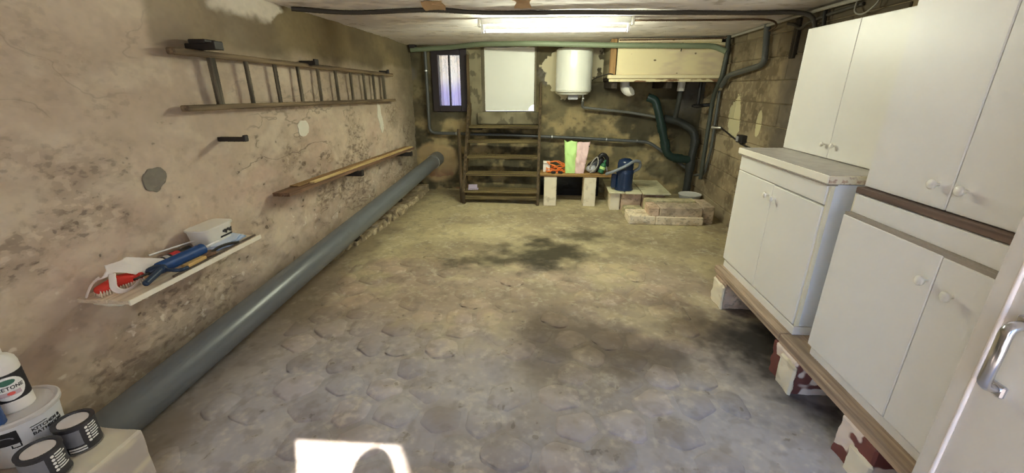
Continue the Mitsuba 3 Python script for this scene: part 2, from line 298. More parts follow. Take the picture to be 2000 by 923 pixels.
mat('bed_mortar', proc(lambda p, n, uv: mix(mix(srgb(150, 134, 108), srgb(196, 180, 148), smoothstep(.42, .62, fbm(p.x*12, p.y*9, p.z*14, 4))), srgb(96, 84, 68), .7*smoothstep(3.9, 3.2, p.y))), .95)
mat('patch_grey', proc(lambda p, n, uv: mix(srgb(138, 132, 120), srgb(118, 112, 102), fbm(p.y*30, p.z*30, 0, 3))), .95)
mat('patch_white', (226, 220, 204), .9); mat('flake', (190, 160, 122), .9)
mat('ext_ground', (190, 190, 192), .9); mat('ext_wall', (200, 190, 176), .9); mat('front_wall', (170, 158, 140), .95)
scene['added_frosted_glass'] = {'type': 'principledthin', 'base_color': {'type': 'rgb', 'value': [.9, .92, .94]}, 'roughness': .6, 'diff_trans': 1.1}
scene['pane_glass'] = {'type': 'thindielectric', 'int_ior': 1.5}
def curtain_col(p, n, uv):
    v = smoothstep(1.36, 1.66, p.z+.05*(noise(p.x*30, 2)-.5)); lace = smoothstep(.55, .7, noise(p.x*90, p.z*90))*smoothstep(1.6, 1.75, p.z)*.25
    return mix(srgb(214, 190, 208), srgb(255, 234, 202), v)*(1-lace)
scene['curtain_cloth'] = {'type': 'principledthin', 'base_color': proc(curtain_col), 'roughness': .9, 'diff_trans': 1.2}
scene['tube_end'] = {'type': 'twosided', 'bsdf': {'type': 'diffuse', 'reflectance': {'type': 'rgb', 'value': [.75, .75, .75]}}}
scene['film_sheet'] = {'type': 'principledthin', 'base_color': {'type': 'rgb', 'value': srgb(226, 226, 232)}, 'roughness': .3, 'diff_trans': .9}
mat('leafy', (120, 160, 84), .8)

# ------------------------------------------------------------------ the room
def LX(y): return -1.985+.02*(y-1.5)          # left wall plane
def RX(y): return 2.075+.045*(y-4.0)/1.0*.9    # right wall plane
def CZ(y): return 2.06-.01*(y-3.3)             # ceiling
YB = 6.2
def left_relief(P):
    y, z = P[..., 1], P[..., 2]; q = np.stack([y*2.2, z*3, y*0], -1)
    low = np.clip((1.6-z)/.9, .25, 1)
    d = (meshkit.fbm(q, 4, 1)-.5)*.085*low+(meshkit.fbm(q*4.5, 3, 5)-.5)*.042*low
    return d-.014*low
L0, L1 = np.array([LX(-.3), -.3, -.1]), np.array([LX(6.5), 6.5, -.1])
m = grid(L0, L1-L0, [0, 0, 2.4], 400, 140, left_relief)
m.faces = m.faces[:, ::-1]
m.invert()
m = cat(m, plain(-2.6, -2.16, -.3, 6.5, -.1, 2.3))
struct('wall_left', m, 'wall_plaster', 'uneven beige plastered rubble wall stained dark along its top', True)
def patch(name, y, z, ry, rz, m, seed, label, off=.006):
    a = np.linspace(0, 2*PI, 37)[:-1]; r = 1+.5*(meshkit.fbm(np.column_stack([np.cos(a)*1.6+seed*5, np.sin(a)*1.6, a*0]), 3, seed)-.5)
    s = extr([(math.cos(t)*ry*k, math.sin(t)*rz*k) for t, k in zip(a, r)], .03)
    s = s.subdivide_to_size(.03); V = np.array(s.vertices); 
    s.vertices = np.stack([LX(y)+V[:, 2]-.03+off, y+V[:, 0], z+V[:, 1]], 1); s.vertices[:, 0] += left_relief(s.vertices); s.fix_normals()
    part('wall_left', name, s, m, False, label)
patch('cement_patch', 1.965, 1.052, .072, .058, 'patch_grey', 1, 'round grey cement patch')
patch('filler_patch', 3.35, 1.18, .075, .065, 'patch_white', 2, 'white filler patch')
patch('filler_patch', 4.92, 1.14, .06, .17, 'patch_white', 3, 'cream paint patch', .004)
def back_relief(P):
    x, z = P[..., 0], P[..., 2]; q = np.stack([x*3, z*3.4, x*0], -1); low = np.clip((1.25-z)/.5, .22, 1)
    return (meshkit.fbm(q, 4, 2)-.5)*.16*low+(meshkit.fbm(q*4, 3, 6)-.5)*.04*low-.03*low
WIN = (-1.60, -1.10, 1.155, 1.985); HAT = (-.90, -.135, 1.155, 2.0)
def back_panel(x0, x1, z0, z1):
    g = grid([x0, YB, z0], [x1-x0, 0, 0], [0, 0, z1-z0], max(3, int((x1-x0)/.022)), max(3, int((z1-z0)/.022)), back_relief); return g
sheets = [back_panel(-2.1, 2.4, -.1, 1.155), back_panel(-2.1, WIN[0], 1.155, 2.2), back_panel(HAT[1], 2.4, 1.155, 2.2)]
slabs = [plain(-2.5, 2.6, YB+.05, YB+.3, -.1, 1.15), plain(-2.5, WIN[0]-.002, YB+.05, YB+.3, 1.15, 2.3), plain(HAT[1]+.002, 2.6, YB+.05, YB+.3, 1.15, 2.3)]
struct('wall_back', cat(*sheets, *slabs), 'wall_rubble', 'grimy grey rubble stone wall at the back of the garage', True)
struct('wall_back_pier', cat(cbox(WIN[1], HAT[0], YB-.03, YB+.3, .9, 2.2, .01), plain(WIN[0], WIN[1], YB+.02, YB+.3, 1.985, 2.2), plain(HAT[0], HAT[1], YB+.02, YB+.3, 2.0, 2.2)), 'render_grey', 'pale rendered wall strip between the window and the white hatch')
struct('trim_1', cbox(HAT[0]-.06, HAT[1]+.07, YB-.09, YB+.12, .985, 1.15, .012), 'render_grey', 'rendered threshold under the white hatch')
# right wall: concrete blocks with recessed joints
struct('wall_right', cat(trimesh.Trimesh([[RX(-.3)+.012, -.3, -.1], [RX(6.5)+.012, 6.5, -.1], [RX(6.5)+.012, 6.5, 2.3], [RX(-.3)+.012, -.3, 2.3]], [[0, 1, 2], [0, 2, 3]], process=False), plain(2.45, 2.8, -.3, 6.5, -.1, 2.3)), 'mortar', 'bare concrete block wall behind the white cabinets')
bh, bl = .2, .5
for r in range(11):
    z0 = r*bh-.05; off = (r % 2)*.25
    for k in range(9):
        y0 = 2.55+off+k*bl; y1 = y0+bl-.006
        y0, y1 = max(y0, 2.4), min(y1, 6.3)
        if y1-y0 < .08: continue
        x = RX((y0+y1)/2)+random.uniform(-.004, .004)
        b = cbox(x, x+.06, y0, y1, z0+.003, min(z0+bh-.003, 2.2), .006)
        b = rot(b, [0, 0, 1], -math.degrees(.0405), ((x+.03), (y0+y1)/2, 0))
        part('wall_right', 'block', b, random.choice([BLK, BLK, BLK2]))
# ceiling
def ceil_relief(P):
    x, y = P[..., 0], P[..., 1]; q = np.stack([x*1.6, y*2.4, x*0], -1)
    return (meshkit.fbm(q, 3, 3)-.5)*.02+(meshkit.fbm(q*6, 3, 8)-.5)*.008
c = grid([-2.4, -.3, CZ(-.3)], [5.0, 0, 0], [0, 6.9, CZ(6.6)-CZ(-.3)], 130, 180, ceil_relief)
struct('ceiling', cat(c, plain(-2.6, 2.8, -.3, 6.7, 2.16, 2.4)), 'ceiling_plaster', 'low grey plastered ceiling', True)
for (x, y, w, h, s) in ((-.80, 3.27, .16, .13, 1), (-.17, 3.25, .12, .1, 2)):
    g = grid([x-w/2, y-h/2, CZ(y)-.012], [w, 0, 0], [0, h, 0], 10, 8, lambda P: -.035*np.clip((P[..., 1]-y)/h+.5, 0, 1)**2+.012*(meshkit.noise(P*30, s)-.5))
    V = np.array(g.vertices); V[:, 0] += .05*(meshkit.noise(V*25, s+3)-.5); V[:, 1] += .06*(meshkit.noise(V*25, s+5)-.5); g.vertices = V
    part('ceiling', 'peeling_flake', cat(g, mov(trimesh.Trimesh(g.vertices, g.faces[:, ::-1], process=False), 0, 0, .003)), 'flake', True, 'curled brown flake')
# floor with old flat stones showing through the cement
def floor_relief(P):
    q = np.stack([P[..., 0]*1.3, P[..., 1]*1.3, P[..., 0]*0], -1)
    return (meshkit.fbm(q, 3, 4)-.5)*.022+(meshkit.fbm(q*6, 3, 9)-.5)*.008
struct('floor', cat(grid([-2.3, -.6, 0], [4.9, 0, 0], [0, 7.1, 0], 240, 340, floor_relief), plain(-2.6, 2.8, -.6, 6.7, -.3, -.06)), 'floor_concrete', 'worn stone and cement floor with dark oil stains', True)
pts = []
for r in range(16):
    y = 1.0+r*.185
    for k in range(15):
        pts.append((-1.7+k*.225+(r % 2)*.11+random.uniform(-.045, .045), y+random.uniform(-.04, .04)))
vor = Voronoi(np.array(pts)); area = sbox(-1.66, .98, 1.05, 3.55)
for i, (px, py) in enumerate(pts):
    reg = vor.regions[vor.point_region[i]]
    if -1 in reg or not reg: continue
    pg = Polygon(vor.vertices[reg]).intersection(area)
    if pg.is_empty or pg.area < .012: continue
    pg = pg.buffer(-.024).buffer(.015).simplify(.004)
    if pg.is_empty or pg.geom_type != 'Polygon' or random.random() < .16: continue
    top = pg.buffer(-.014).simplify(.004)
    if top.is_empty or top.geom_type != 'Polygon' or top.area < .004: continue
    n = 18
    def ring(g): return np.array([g.exterior.interpolate(t, normalized=True).coords[0] for t in np.linspace(0, 1, n, endpoint=False)])
    a, b = ring(pg), ring(top)
    # line the rings up by angle
    ctr = np.array([top.centroid.x, top.centroid.y])
    def order(q): return q[np.argsort(np.arctan2(*(q-ctr).T[::-1]))]
    a, b = order(a), order(b)
    base = floor_relief(np.array([[ctr[0], ctr[1], 0]]))[0]; h = random.uniform(.005, .011)
    zb = floor_relief(np.column_stack([b, b[:, 0]*0])); za = floor_relief(np.column_stack([a, a[:, 0]*0]))
    V = np.vstack([np.column_stack([a, za-.006]), np.column_stack([b, zb+h]), [[*ctr, base+h+.0015]]])
    j = np.arange(n); k = (j+1) % n
    F = np.vstack([np.stack([j, k, n+k], 1), np.stack([j, n+k, n+j], 1), np.stack([n+j, n+k, j*0+2*n], 1)])
    part('floor', 'stone', trimesh.Trimesh(V, F, process=False), random.choice(['floor_stone', 'floor_stone', 'floor_concrete', 'floor_stone_dark']), True)
# low rubble along the foot of the left wall under the grey pipe
PA, PB = np.array([-1.865, 1.5, .092]), np.array([-1.60, 6.15, .472])
for i in range(24):
    y = 3.3+i*.115+random.uniform(-.02, .02); w = random.uniform(.05, .09)+.11*min(1, max(0, (y-3.7)/.7)); x = LX(y)
    part('floor', 'kerb_stone', rough_block(x-.08, x+w, y, y+random.uniform(.10, .17), -.03, random.uniform(.04, .11), i, .028, .03), 'bed_mortar', True)

# the front of the garage, behind the camera: unseen lintel and closed left leaf set the sun patch; open right leaf; daylight comes in between
struct('wall_front', cat(plain(-2.6, -1.3, -.2, -.15, -.1, 2.4), plain(1.235, 2.8, -.2, -.15, -.1, 2.4), plain(-2.6, 2.8, -.2, -.15, 2.03, 2.4)), 'front_wall', 'front wall with the garage opening')
k = struct('door_2', cat(cbox(-1.3, -.115, -.19, -.15, .01, .55, .004), cbox(-1.3, -1.22, -.19, -.15, .55, 2.03, .004), cbox(-.195, -.115, -.19, -.15, .55, 2.03, .004), cbox(-1.22, -.195, -.19, -.15, 1.95, 2.03, .004), cbox(-1.22, -.195, -.19, -.15, 1.2, 1.25, .004)), 'leaf_paint', 'unseen closed garage door leaf bounding the sun patch, frosted panes added as fill')  # leaf out of view, placed to bound the left of the sun patch
for z0, z1 in ((.545, 1.205), (1.245, 1.955)): part('door_2', 'pane', plain(-1.225, -.19, -.172, -.168, z0, z1), 'added_frosted_glass')  # diffusing panes added as fill light for the near left wall
struct('ground_outside', plain(-14, 14, -16, -.6, -.3, -.03), 'ext_ground', 'pale concrete driveway outside the garage')
struct('unseen_wall_outside', plain(1.175, 9, -1.45, -1.15, -.05, 4.5), 'ext_wall', 'unseen tall wall outside the garage, cutting the right edge of the sun patch')  # out of view, placed to block sun right of the floor patch
struct('terrace_outside', plain(-6, 6, YB+.3, 14, .7, 1.0), 'ext_ground', 'pale terrace behind the back wall')
# open right leaf
g = cat(cbox(1.186, 1.22, -.13, 1.075, .03, 1.93, .005))
k = struct('door_1', g, 'leaf_paint', 'open beige metal garage door leaf beside the near cabinets')
part('door_1', 'edge_strip', cbox(1.178, 1.19, 1.028, 1.078, .03, 1.93, .004), 'leaf_paint')
part('door_1', 'folded_lip', tube([(1.181, 1.028, .03), (1.181, 1.028, 1.93)], .0055, 12), 'lip_highlight', True)  # lip paler than the leaf: crease highlight put into its colour
hp = fillet([(1.186, .974, .955), (1.142, .972, .947), (1.136, .966, .865), (1.142, .972, .772), (1.186, .974, .765)], .03, 8)
hd = part('door_1', 'handle', tube(hp, .011, 16, (.015, .010)), 'chrome', True, 'chrome pull handle')
for z in (.955, .765): part(hd, 'mount', cbox(1.175, 1.188, .952, .996, z-.017, z+.017, .004), 'chrome')

# ------------------------------------------------------------------ fluorescent light
t = thing('fluorescent_light', 'lit white fluorescent tube light fixed under the ceiling', 'light')
ty = 4.02
part(t, 'batten', cbox(-.575, .71, ty-.03, ty+.03, 2.0, CZ(ty)+.01, .006), 'enamel')
part(t, 'end_plate', cbox(-.60, -.575, ty-.035, ty+.035, 1.985, CZ(ty)+.005, .004), 'enamel'); part(t, 'end_plate', cbox(.71, .735, ty-.035, ty+.035, 1.985, CZ(ty)+.005, .004), 'enamel')
for x in (-.565, .69): part(t, 'lamp_holder', cbox(x-.008, x+.016, ty-.018, ty+.018, 1.935, 2.002, .004), 'tube_end')
tm = tube([(-.545, ty, 1.953), (.682, ty, 1.953)], .013, 20)
kk = part(t, 'tube', tm, 'tube_end', True)
scene[kk]['emitter'] = {'type': 'area', 'radiance': {'type': 'rgb', 'value': list(TUBE_RADIANCE)}}
for x in (-.545, .668): part(t, 'tube_cap', tube([(x, ty, 1.953), (x+.014, ty, 1.953)], .0138, 16), 'clip_metal', True)

# ------------------------------------------------------------------ cabinets
def knob(parent, x, y, z, s=1.0):
    k = lathe([(.006*s, 0), (.006*s, .010*s), (.013*s, .016*s), (.018*s, .022*s), (.0175*s, .028*s), (.011*s, .032*s), (.001, .033*s)], 24)
    k = mov(along(k, [-1, 0, 0]), x, y, z); return part(parent, 'knob', k, 'knob_white', True)
c1 = thing('base_cabinet', 'white two-door base cabinet under the pale grey worktop', 'cabinet')
part(c1, 'carcass', cbox(1.372, 2.0, 2.035, 2.972, .30, 1.064, .002), 'cab_side', False, 'bluish white side panel')
part(c1, 'edge_banding', cbox(1.352, 1.372, 2.032, 2.046, .30, 1.062, .002), 'cab_edge', False, 'yellowed edge strip')
d1 = part(c1, 'door', cbox(1.345, 1.37, 2.5012, 2.972, .305, .958, .003), 'cab_white'); d2 = part(c1, 'door', cbox(1.345, 1.37, 2.048, 2.500, .305, .954, .003), 'cab_white')
knob(d1, 1.345, 2.54, .888); knob(d2, 1.345, 2.463, .885)
part(c1, 'drawer_front', cbox(1.345, 1.37, 2.048, 2.972, .964, 1.06, .003), 'cab_white'); part(c1, 'plinth', cbox(1.354, 1.98, 2.04, 2.965, .243, .291, .002), 'cab_white')
w1 = thing('worktop', 'pale grey laminate worktop with a chipped white end on the farther base cabinet', 'worktop')
part(w1, 'slab', cbox(1.325, 2.06, 2.022, 2.975, 1.066, 1.110, .003), 'worktop_grey'); part(w1, 'front_edging', cbox(1.320, 1.3262, 2.018, 2.977, 1.072, 1.1095, .002), 'edge_white', False, 'white front edging')
part(w1, 'front_underlip', cbox(1.328, 1.372, 2.02, 2.975, 1.061, 1.069, .001), 'cab_gap'); part(w1, 'end_edging', cbox(1.325, 2.05, 2.012, 2.0235, 1.07, 1.1095, .003), 'chipboard', False, 'chipped end grain')
u1 = thing('wall_cabinet', 'white two-door wall cabinet standing on the pale grey worktop', 'cabinet')
part(u1, 'carcass', cbox(1.624, 2.04, 1.93, 2.972, 1.1105, 1.832, .002), 'cab_white')
a = part(u1, 'door', cbox(1.602, 1.622, 2.5105, 2.974, 1.114, 1.83, .003), 'cab_white'); b = part(u1, 'door', cbox(1.602, 1.622, 2.05, 2.509, 1.114, 1.83, .003), 'cab_white')
knob(a, 1.602, 2.553, 1.187, .8); knob(b, 1.602, 2.468, 1.188, .8)
c2 = thing('base_cabinet', 'white two-door base cabinet under the dark brown worktop, nearest the open garage door', 'cabinet')
part(c2, 'carcass', cbox(1.385, 2.0, .90, 1.882, .285, 1.0595, .002), 'cab_side')
part(c2, 'drawer_front', cbox(1.364, 1.386, .90, 1.885, .978, 1.058, .003), 'cab_white'); part(c2, 'edge_banding', cbox(1.366, 1.386, 1.8855, 1.893, .975, 1.058, .001), 'cab_edge')
a = part(c2, 'door', cbox(1.335, 1.362, 1.393, 1.886, .294, .966, .003), 'cab_white'); b = part(c2, 'door', cbox(1.335, 1.362, .90, 1.389, .294, .963, .003), 'cab_white')
part(c2, 'door_rail', cbox(1.340, 1.386, .90, 1.886, .9625, .979, .001), 'cab_gap', False, 'tan ledge above the doors'); part(c2, 'plinth', cbox(1.350, 1.98, .9, 1.875, .243, .282, .002), 'cab_white')
knob(a, 1.335, 1.415, .866); knob(b, 1.335, 1.312, .856)
w2 = solo('worktop', cbox(1.372, 2.05, .90, 1.905, 1.06, 1.087, .003), 'worktop_wood', 'thin dark brown wooden worktop on the nearer base cabinet', 'worktop')
u2 = thing('wall_cabinet', 'tall white two-door wall cabinet standing on the dark brown worktop', 'cabinet')
part(u2, 'carcass', cbox(1.424, 2.04, 1.0, 1.90, 1.0875, 1.975, .002), 'cab_white')
a = part(u2, 'door', cbox(1.40, 1.422, 1.514, 1.902, 1.09, 1.972, .003), 'cab_white'); b = part(u2, 'door', cbox(1.40, 1.422, 1.0, 1.510, 1.09, 1.972, .003), 'cab_white')
knob(a, 1.40, 1.566, 1.172); knob(b, 1.40, 1.460, 1.172)
solo('support_plank', cbox(1.302, 1.95, 2.055, 2.98, .19, .242, .005), 'plank_wood', 'brown plank on painted brick piers under the farther base cabinet', 'plank')
solo('support_plank', cbox(1.30, 1.95, .82, 2.05, .186, .242, .005), 'plank_wood', 'brown plank on painted brick piers under the nearer base cabinet', 'plank')
for (y0, y1, lb, sd) in ((2.75, 2.93, 'pale chipped masonry pier at the far end of the cabinet planks', 1), (1.86, 2.08, 'white and maroon painted masonry pier under the joint of the cabinet planks', 5), (1.32, 1.52, 'flaking white masonry pier with maroon top under the nearer plank', 9)):
    mesh = rough_block(1.295, 1.52, y0, y1, -.02, .191, sd, .012, .03)
    V = np.array(mesh.vertices); V[:, 2] = np.minimum(V[:, 2], .189); mesh.vertices = V
    k = thing('masonry_pier', lb, 'pier'); 
    part(k, 'core', mesh, 'pier_paint' if sd != 1 else 'brick_pink', 40)
    rend = rough_block(1.283, 1.302, y0-.012, y0+(y1-y0)*(.55 if sd != 1 else .98), -.01, .17 if sd != 9 else .12, sd+2, .010, .02); part(k, 'flaking_render', rend, 'pier_white', 40, 'flaking white render')

# ------------------------------------------------------------------ big grey drain pipe on the left
pa, pb = np.array([-1.862, .9, .09-.6*.078]), np.array([-1.60, 6.15, .472]); pa = pb+(np.array([-1.865, 1.5, .092])-pb)*1.079
t = thing('drain_pipe', 'thick grey plastic drain pipe running along the foot of the left wall', 'pipe')
part(t, 'pipe', tube([pa, pb], .092, 40), 'pvc_grey', 40)
d = (pb-pa)/np.linalg.norm(pb-pa)
part(t, 'end_collar', tube([pb-d*.16, pb-d*.155, pb-d*.02, pb+d*.06], [.099, .102, .102, .102], 40), 'pvc_grey', 40)
part(t, 'collar_seal', tube([pb-d*.165, pb-d*.158], .1025, 40), 'clip_metal', 40)
for y in (3.55, 4.62):
    q = pb+(pa-pb)*((6.15-y)/(pb-pa)[1]); part(t, 'wall_saddle', cbox(LX(y)-.03, q[0]+.045, y-.04, y+.04, q[2]-.118, q[2]-.082, .008), 'dark_wood')

# ------------------------------------------------------------------ ladder and brackets on the left wall
def bracket(y, z, out, lb, w=.035, h=.03, block=0):
    k = thing('iron_bracket', lb, 'bracket'); x = LX(y)
    part(k, 'arm', cbox(x-.04, x+out, y-w/2, y+w/2, z-h/2, z+h/2, .003), 'iron')
    part(k, 'lip', cbox(x+out-.016, x+out, y-w/2, y+w/2, z-h/2, z+h/2+.012, .003), 'iron')
    if block: part(k, 'clamp', cbox(x+.02, x+out-.045, y-w/2-.012, y+w/2+.012, z+h/2-.002, z+h/2+block, .004), 'iron')
    return k
t = thing('ladder', 'old wooden ladder hung sideways along the left wall', 'ladder')
def rail(y0, y1, z0, z1, x, h=.032):
    q = cbox(-.026, .026, 0, y1-y0, -h/2, h/2, .006); q = rot(q, [1, 0, 0], math.degrees(math.atan2(z1-z0, y1-y0))); q = rot(q, [0, 0, 1], -1.146); return mov(q, x, y0, z0)
part(t, 'rail', rail(2.19, 5.28, 1.672, 1.626, LX(2.19)+.05), 'ladder_wood'); part(t, 'rail', rail(2.19, 5.28, 1.388, 1.338, LX(2.19)+.05), 'ladder_wood')
for i, y in enumerate((2.455, 2.74, 3.03, 3.31, 3.595, 3.893, 4.187, 4.475, 4.72, 5.0)):
    f = (y-2.19)/3.09; zt, zb = 1.672-.046*f, 1.388-.05*f; x = LX(y)+.05
    if i in (0, 9): part(t, 'rung', cbox(x-.014, x+.014, y-.022, y+.022, zb, zt, .005), 'rung_wood')
    else: part(t, 'rung', tube([(x, y, zb), (x, y, zt)], .0135, 12), 'rung_wood', True)
bracket(2.40, 1.705, .16, 'dark iron bracket over the near end of the ladder', .07, .032, .02)
bracket(3.46, 1.672, .13, 'dark iron bracket over the middle of the ladder', .06, .034)
bracket(5.06, 1.652, .10, 'small dark iron bracket over the far end of the ladder', .05, .03)
bracket(2.45, 1.197, .17, 'empty dark iron bracket on the left wall below the ladder', .035, .026)
bracket(3.88, .705, .20, 'dark iron bracket under the middle of the decking board', .05, .045)
bracket(5.35, .668, .20, 'dark iron bracket under the far end of the decking board', .05, .045)

# ------------------------------------------------------------------ decking board and battens on the far brackets
def slope(mesh, y0, z0, y1, z1, x0):
    q = rot(mesh, [1, 0, 0], math.degrees(math.atan2(z1-z0, y1-y0))); q = rot(q, [0, 0, 1], -1.146); return mov(q, x0, y0, z0)
def grooved(w, h, L, n=6):
    P = [(0, h), (0, .002)]; s = w/(n+.5)
    for i in range(n):
        a = s*(i+.55); P += [(a, 0), (a, .011), (a+s*.42, .011), (a+s*.42, 0)]
    P += [(w, .002), (w, h)]
    q = extr([(x, z) for x, z in P][::-1], L); V = np.array(q.vertices); q.vertices = np.stack([V[:, 0], V[:, 2], V[:, 1]], 1); q.fix_normals(); return q
t0 = slope(grooved(.13, .026, 2.83), 2.79, .752, 5.6, .697, LX(2.79)+.02)
solo('decking_board', t0, 'decking_wood', 'long reddish brown grooved decking board lying on the left wall brackets', 'board')
solo('timber_batten', slope(cbox(0, .045, 0, 2.45, 0, .014, .002), 3.14, .7715, 5.6, .7235, LX(3.14)+.094), 'pale_wood', 'pale yellow timber batten at the front edge on the decking board', 'board')
solo('timber_board', slope(cbox(0, .072, 0, 2.62, 0, .010, .002), 3.0, .7745, 5.6, .7235, LX(3.0)+.018), 'amber_wood', 'amber brown timber board against the wall on the decking board', 'board')

# ------------------------------------------------------------------ tool shelf on the left wall
SZ = .632
t = thing('tool_shelf', 'small wooden shelf with a white front edge, piled with tools, on the left wall', 'shelf')
part(t, 'board', slope(cbox(-.02, .122, 0, .86, -.018, 0, .002), 1.462, SZ, 2.32, SZ, LX(1.46)), 'shelf_wood'); part(t, 'board', slope(cbox(.125, .222, 0, .85, -.018, 0, .002), 1.466, SZ, 2.32, SZ, LX(1.46)), 'shelf_wood')
part(t, 'front_edging', slope(cbox(.2225, .230, 0, .855, -.022, .002, .001), 1.466, SZ, 2.32, SZ, LX(1.46)), 'edge_white', False, 'white front edging')
for y in (1.56, 2.2): part(t, 'wall_block', rough_block(LX(y)-.02, LX(y)+.12, y-.05, y+.05, SZ-.06, SZ-.019, int(y*10), .006), 'patch_white')
def bars(n, w, h, gap, ang, R, z0, seed):
    r = random.Random(seed); out = []
    for i in range(n):
        ww = w*r.uniform(.6, 1); out.append(wrap(rect(ww, h, .0006, ww/2, -i*gap), R, ang, z0))
    return cat(*out)
# scrubbing brush
bt = thing('scrubbing_brush', 'red scrubbing brush with white bristles at the near end of the tool shelf', 'brush')
def at(mesh, x, y, z, deg): return mov(rot(mesh, [0, 0, 1], deg), x, y, z)
def ellipsoid_hull(pts, r):
    return manifold3d.Manifold.batch_hull([manifold3d.Manifold.sphere(q, 20).translate(tuple(map(float, p))) for p, q in zip(pts, r)])
def man(m):
    q = m.to_mesh(); return trimesh.Trimesh(q.vert_properties[:, :3], q.tri_verts, process=True)
body = man(ellipsoid_hull([(-.075, 0, .028), (.075, 0, .034), (0, .0, .05)], [.018, .02, .018])); body.vertices[:, 1] *= 1.35
bx, by, bd = -1.905, 1.572, 72
part(bt, 'back', at(body, bx, by, SZ, bd), 'brush_red', 50)
br = []
for i in range(17):
    for j in range(5):
        x = -.08+.16*i/16; y = -.02+.01*j; br.append(tube([(x, y, .03), (x*1.06, y*1.35, .001)], .0028, 5))
part(bt, 'bristles', at(cat(*br), bx, by, SZ, bd), 'bristle', True, 'white bristles'); labels[list(labels)[-1]]['kind'] = 'stuff'
# caulking gun
ct = thing('caulking_gun', 'blue caulking gun lying on the middle of the tool shelf', 'caulking gun')
g0, g1 = np.array([-1.822, 1.69, SZ+.048]), np.array([-1.812, 1.955, SZ+.048]); gd = (g1-g0)/np.linalg.norm(g1-g0)
part(ct, 'barrel', tube([g0, g0+gd*.004, g1-gd*.004, g1], [.024, .029, .029, .025], 28), 'gun_blue', 40)
part(ct, 'nozzle', tube([g1, g1+gd*.10+np.array([.012, 0, .010])], [.009, .004], 12), 'print_white', True, 'white nozzle')
part(ct, 'plunger_rod', tube([g0-gd*.12, g0], .005, 10), 'iron', True)
gr = man(ellipsoid_hull([(0, 0, 0), (.035, -.115, -.012)], [.017, .014])); part(ct, 'grip', mov(gr, g0[0]+.02, g0[1]-.01, g0[2]), 'gun_dark', 50, 'dark blue grip')
part(ct, 'trigger', tube(spline([g0+[.01, .0, 0], g0+[.06, .0, -.004], g0+[.095, .015, -.01], g0+[.105, .05, -.012]]), .009, 10), 'gun_dark', True)
part(ct, 'yoke', mov(man(ellipsoid_hull([(-.01, -.03, 0), (.02, 0, 0), (0, .012, 0)], [.02, .022, .024])), *g0), 'gun_dark', 50)
# white cloth bag with two strap loops, thrown over the brush and the gun
bt = thing('cloth_bag', 'crumpled white cloth bag with strap loops thrown over the red scrubbing brush', 'bag')
def drape(poly, zf, res=.012, th=.004, seed=1):
    s = extr(poly, th); s = s.subdivide_to_size(res); V = np.array(s.vertices)
    lift = zf(V[:, 0], V[:, 1])+.014*(meshkit.fbm(np.column_stack([V[:, 0]*22, V[:, 1]*22, V[:, 0]*0]), 3, seed)-.3); V[:, 2] += lift; s.vertices = V; return s
from scipy.interpolate import RBFInterpolator
BAG = np.array([(-1.945, 1.50, .70), (-1.94, 1.565, .748), (-1.935, 1.66, .75), (-1.915, 1.72, .722), (-1.90, 1.79, .690), (-1.89, 1.81, .668), (-1.868, 1.72, .650), (-1.865, 1.67, .655), (-1.868, 1.63, .672), (-1.88, 1.59, .703), (-1.90, 1.555, .720), (-1.915, 1.515, .712)])
rbf = RBFInterpolator(BAG[:, 1:], BAG[:, 0], kernel='linear')
q = extr([tuple(v) for v in BAG[:, 1:]], .005).subdivide_to_size(.010); V = np.array(q.vertices)
fold = .022*(meshkit.fbm(np.column_stack([V[:, 0]*24, V[:, 1]*30, V[:, 0]*0]), 3, 3)-.4)
q.vertices = np.stack([rbf(V[:, :2])+V[:, 2]+fold, V[:, 0], V[:, 1]], 1); q.fix_normals()
part(bt, 'body', q, 'cloth_white', 50)
def band(path, w=.011): return tube(spline(path, 8), 1, 8, (w, .0022))
part(bt, 'strap', band([(-1.93, 1.52, .712), (-1.945, 1.495, .69), (-1.95, 1.475, .665), (-1.955, 1.462, .64)], .013), 'cloth_white', True)
part(bt, 'strap', band([(-1.895, 1.545, .718), (-1.872, 1.52, .70), (-1.862, 1.508, .665), (-1.852, 1.53, .641), (-1.85, 1.563, .638), (-1.858, 1.609, .648), (-1.866, 1.64, .668)], .013), 'cloth_white', True)
# cartridges, rod, film
t = thing('sealant_cartridge', 'black sealant cartridge with a red label behind the blue caulking gun', 'cartridge')
part(t, 'tube', tube([(-1.925, 1.80, SZ+.026), (-1.925, 1.99, SZ+.026)], .024, 24), 'black_plastic', 40); part(t, 'label', tube([(-1.925, 1.865, SZ+.026), (-1.925, 1.915, SZ+.026)], .0246, 24), 'label_red', 40, 'red label band')
part(t, 'print', tube([(-1.925, 1.825, SZ+.026), (-1.925, 1.85, SZ+.026)], .0246, 24), 'grey_plastic', 40); part(t, 'cap', tube([(-1.925, 1.99, SZ+.026), (-1.925, 2.02, SZ+.024)], [.012, .007], 12), 'print_white', True)
t = thing('sealant_cartridge', 'plain dark cartridge lying beside the red-labelled one on the tool shelf', 'cartridge')
part(t, 'tube', tube([(-1.885, 1.86, SZ+.022), (-1.888, 2.06, SZ+.022)], .0205, 24), 'edge_dark', 40); part(t, 'end_rim', tube([(-1.885, 1.855, SZ+.022), (-1.885, 1.862, SZ+.022)], .0215, 24), 'grey_plastic', 40)
solo('plastic_rod', tube([(-1.925, 1.76, SZ+.085), (-1.912, 2.03, SZ+.064)], .0045, 10), 'print_white', 'thin white plastic rod lying over the dark cartridges', 'rod', True)
f = grid([-1.95, 2.02, SZ+.05], [.09, 0, 0], [0, .075, 0], 16, 14, lambda P: .05*(meshkit.fbm(P*38, 3, 4)-.45))
solo('plastic_film', f, 'film_sheet', 'crumpled clear plastic film beside the white tub', 'plastic film', True)
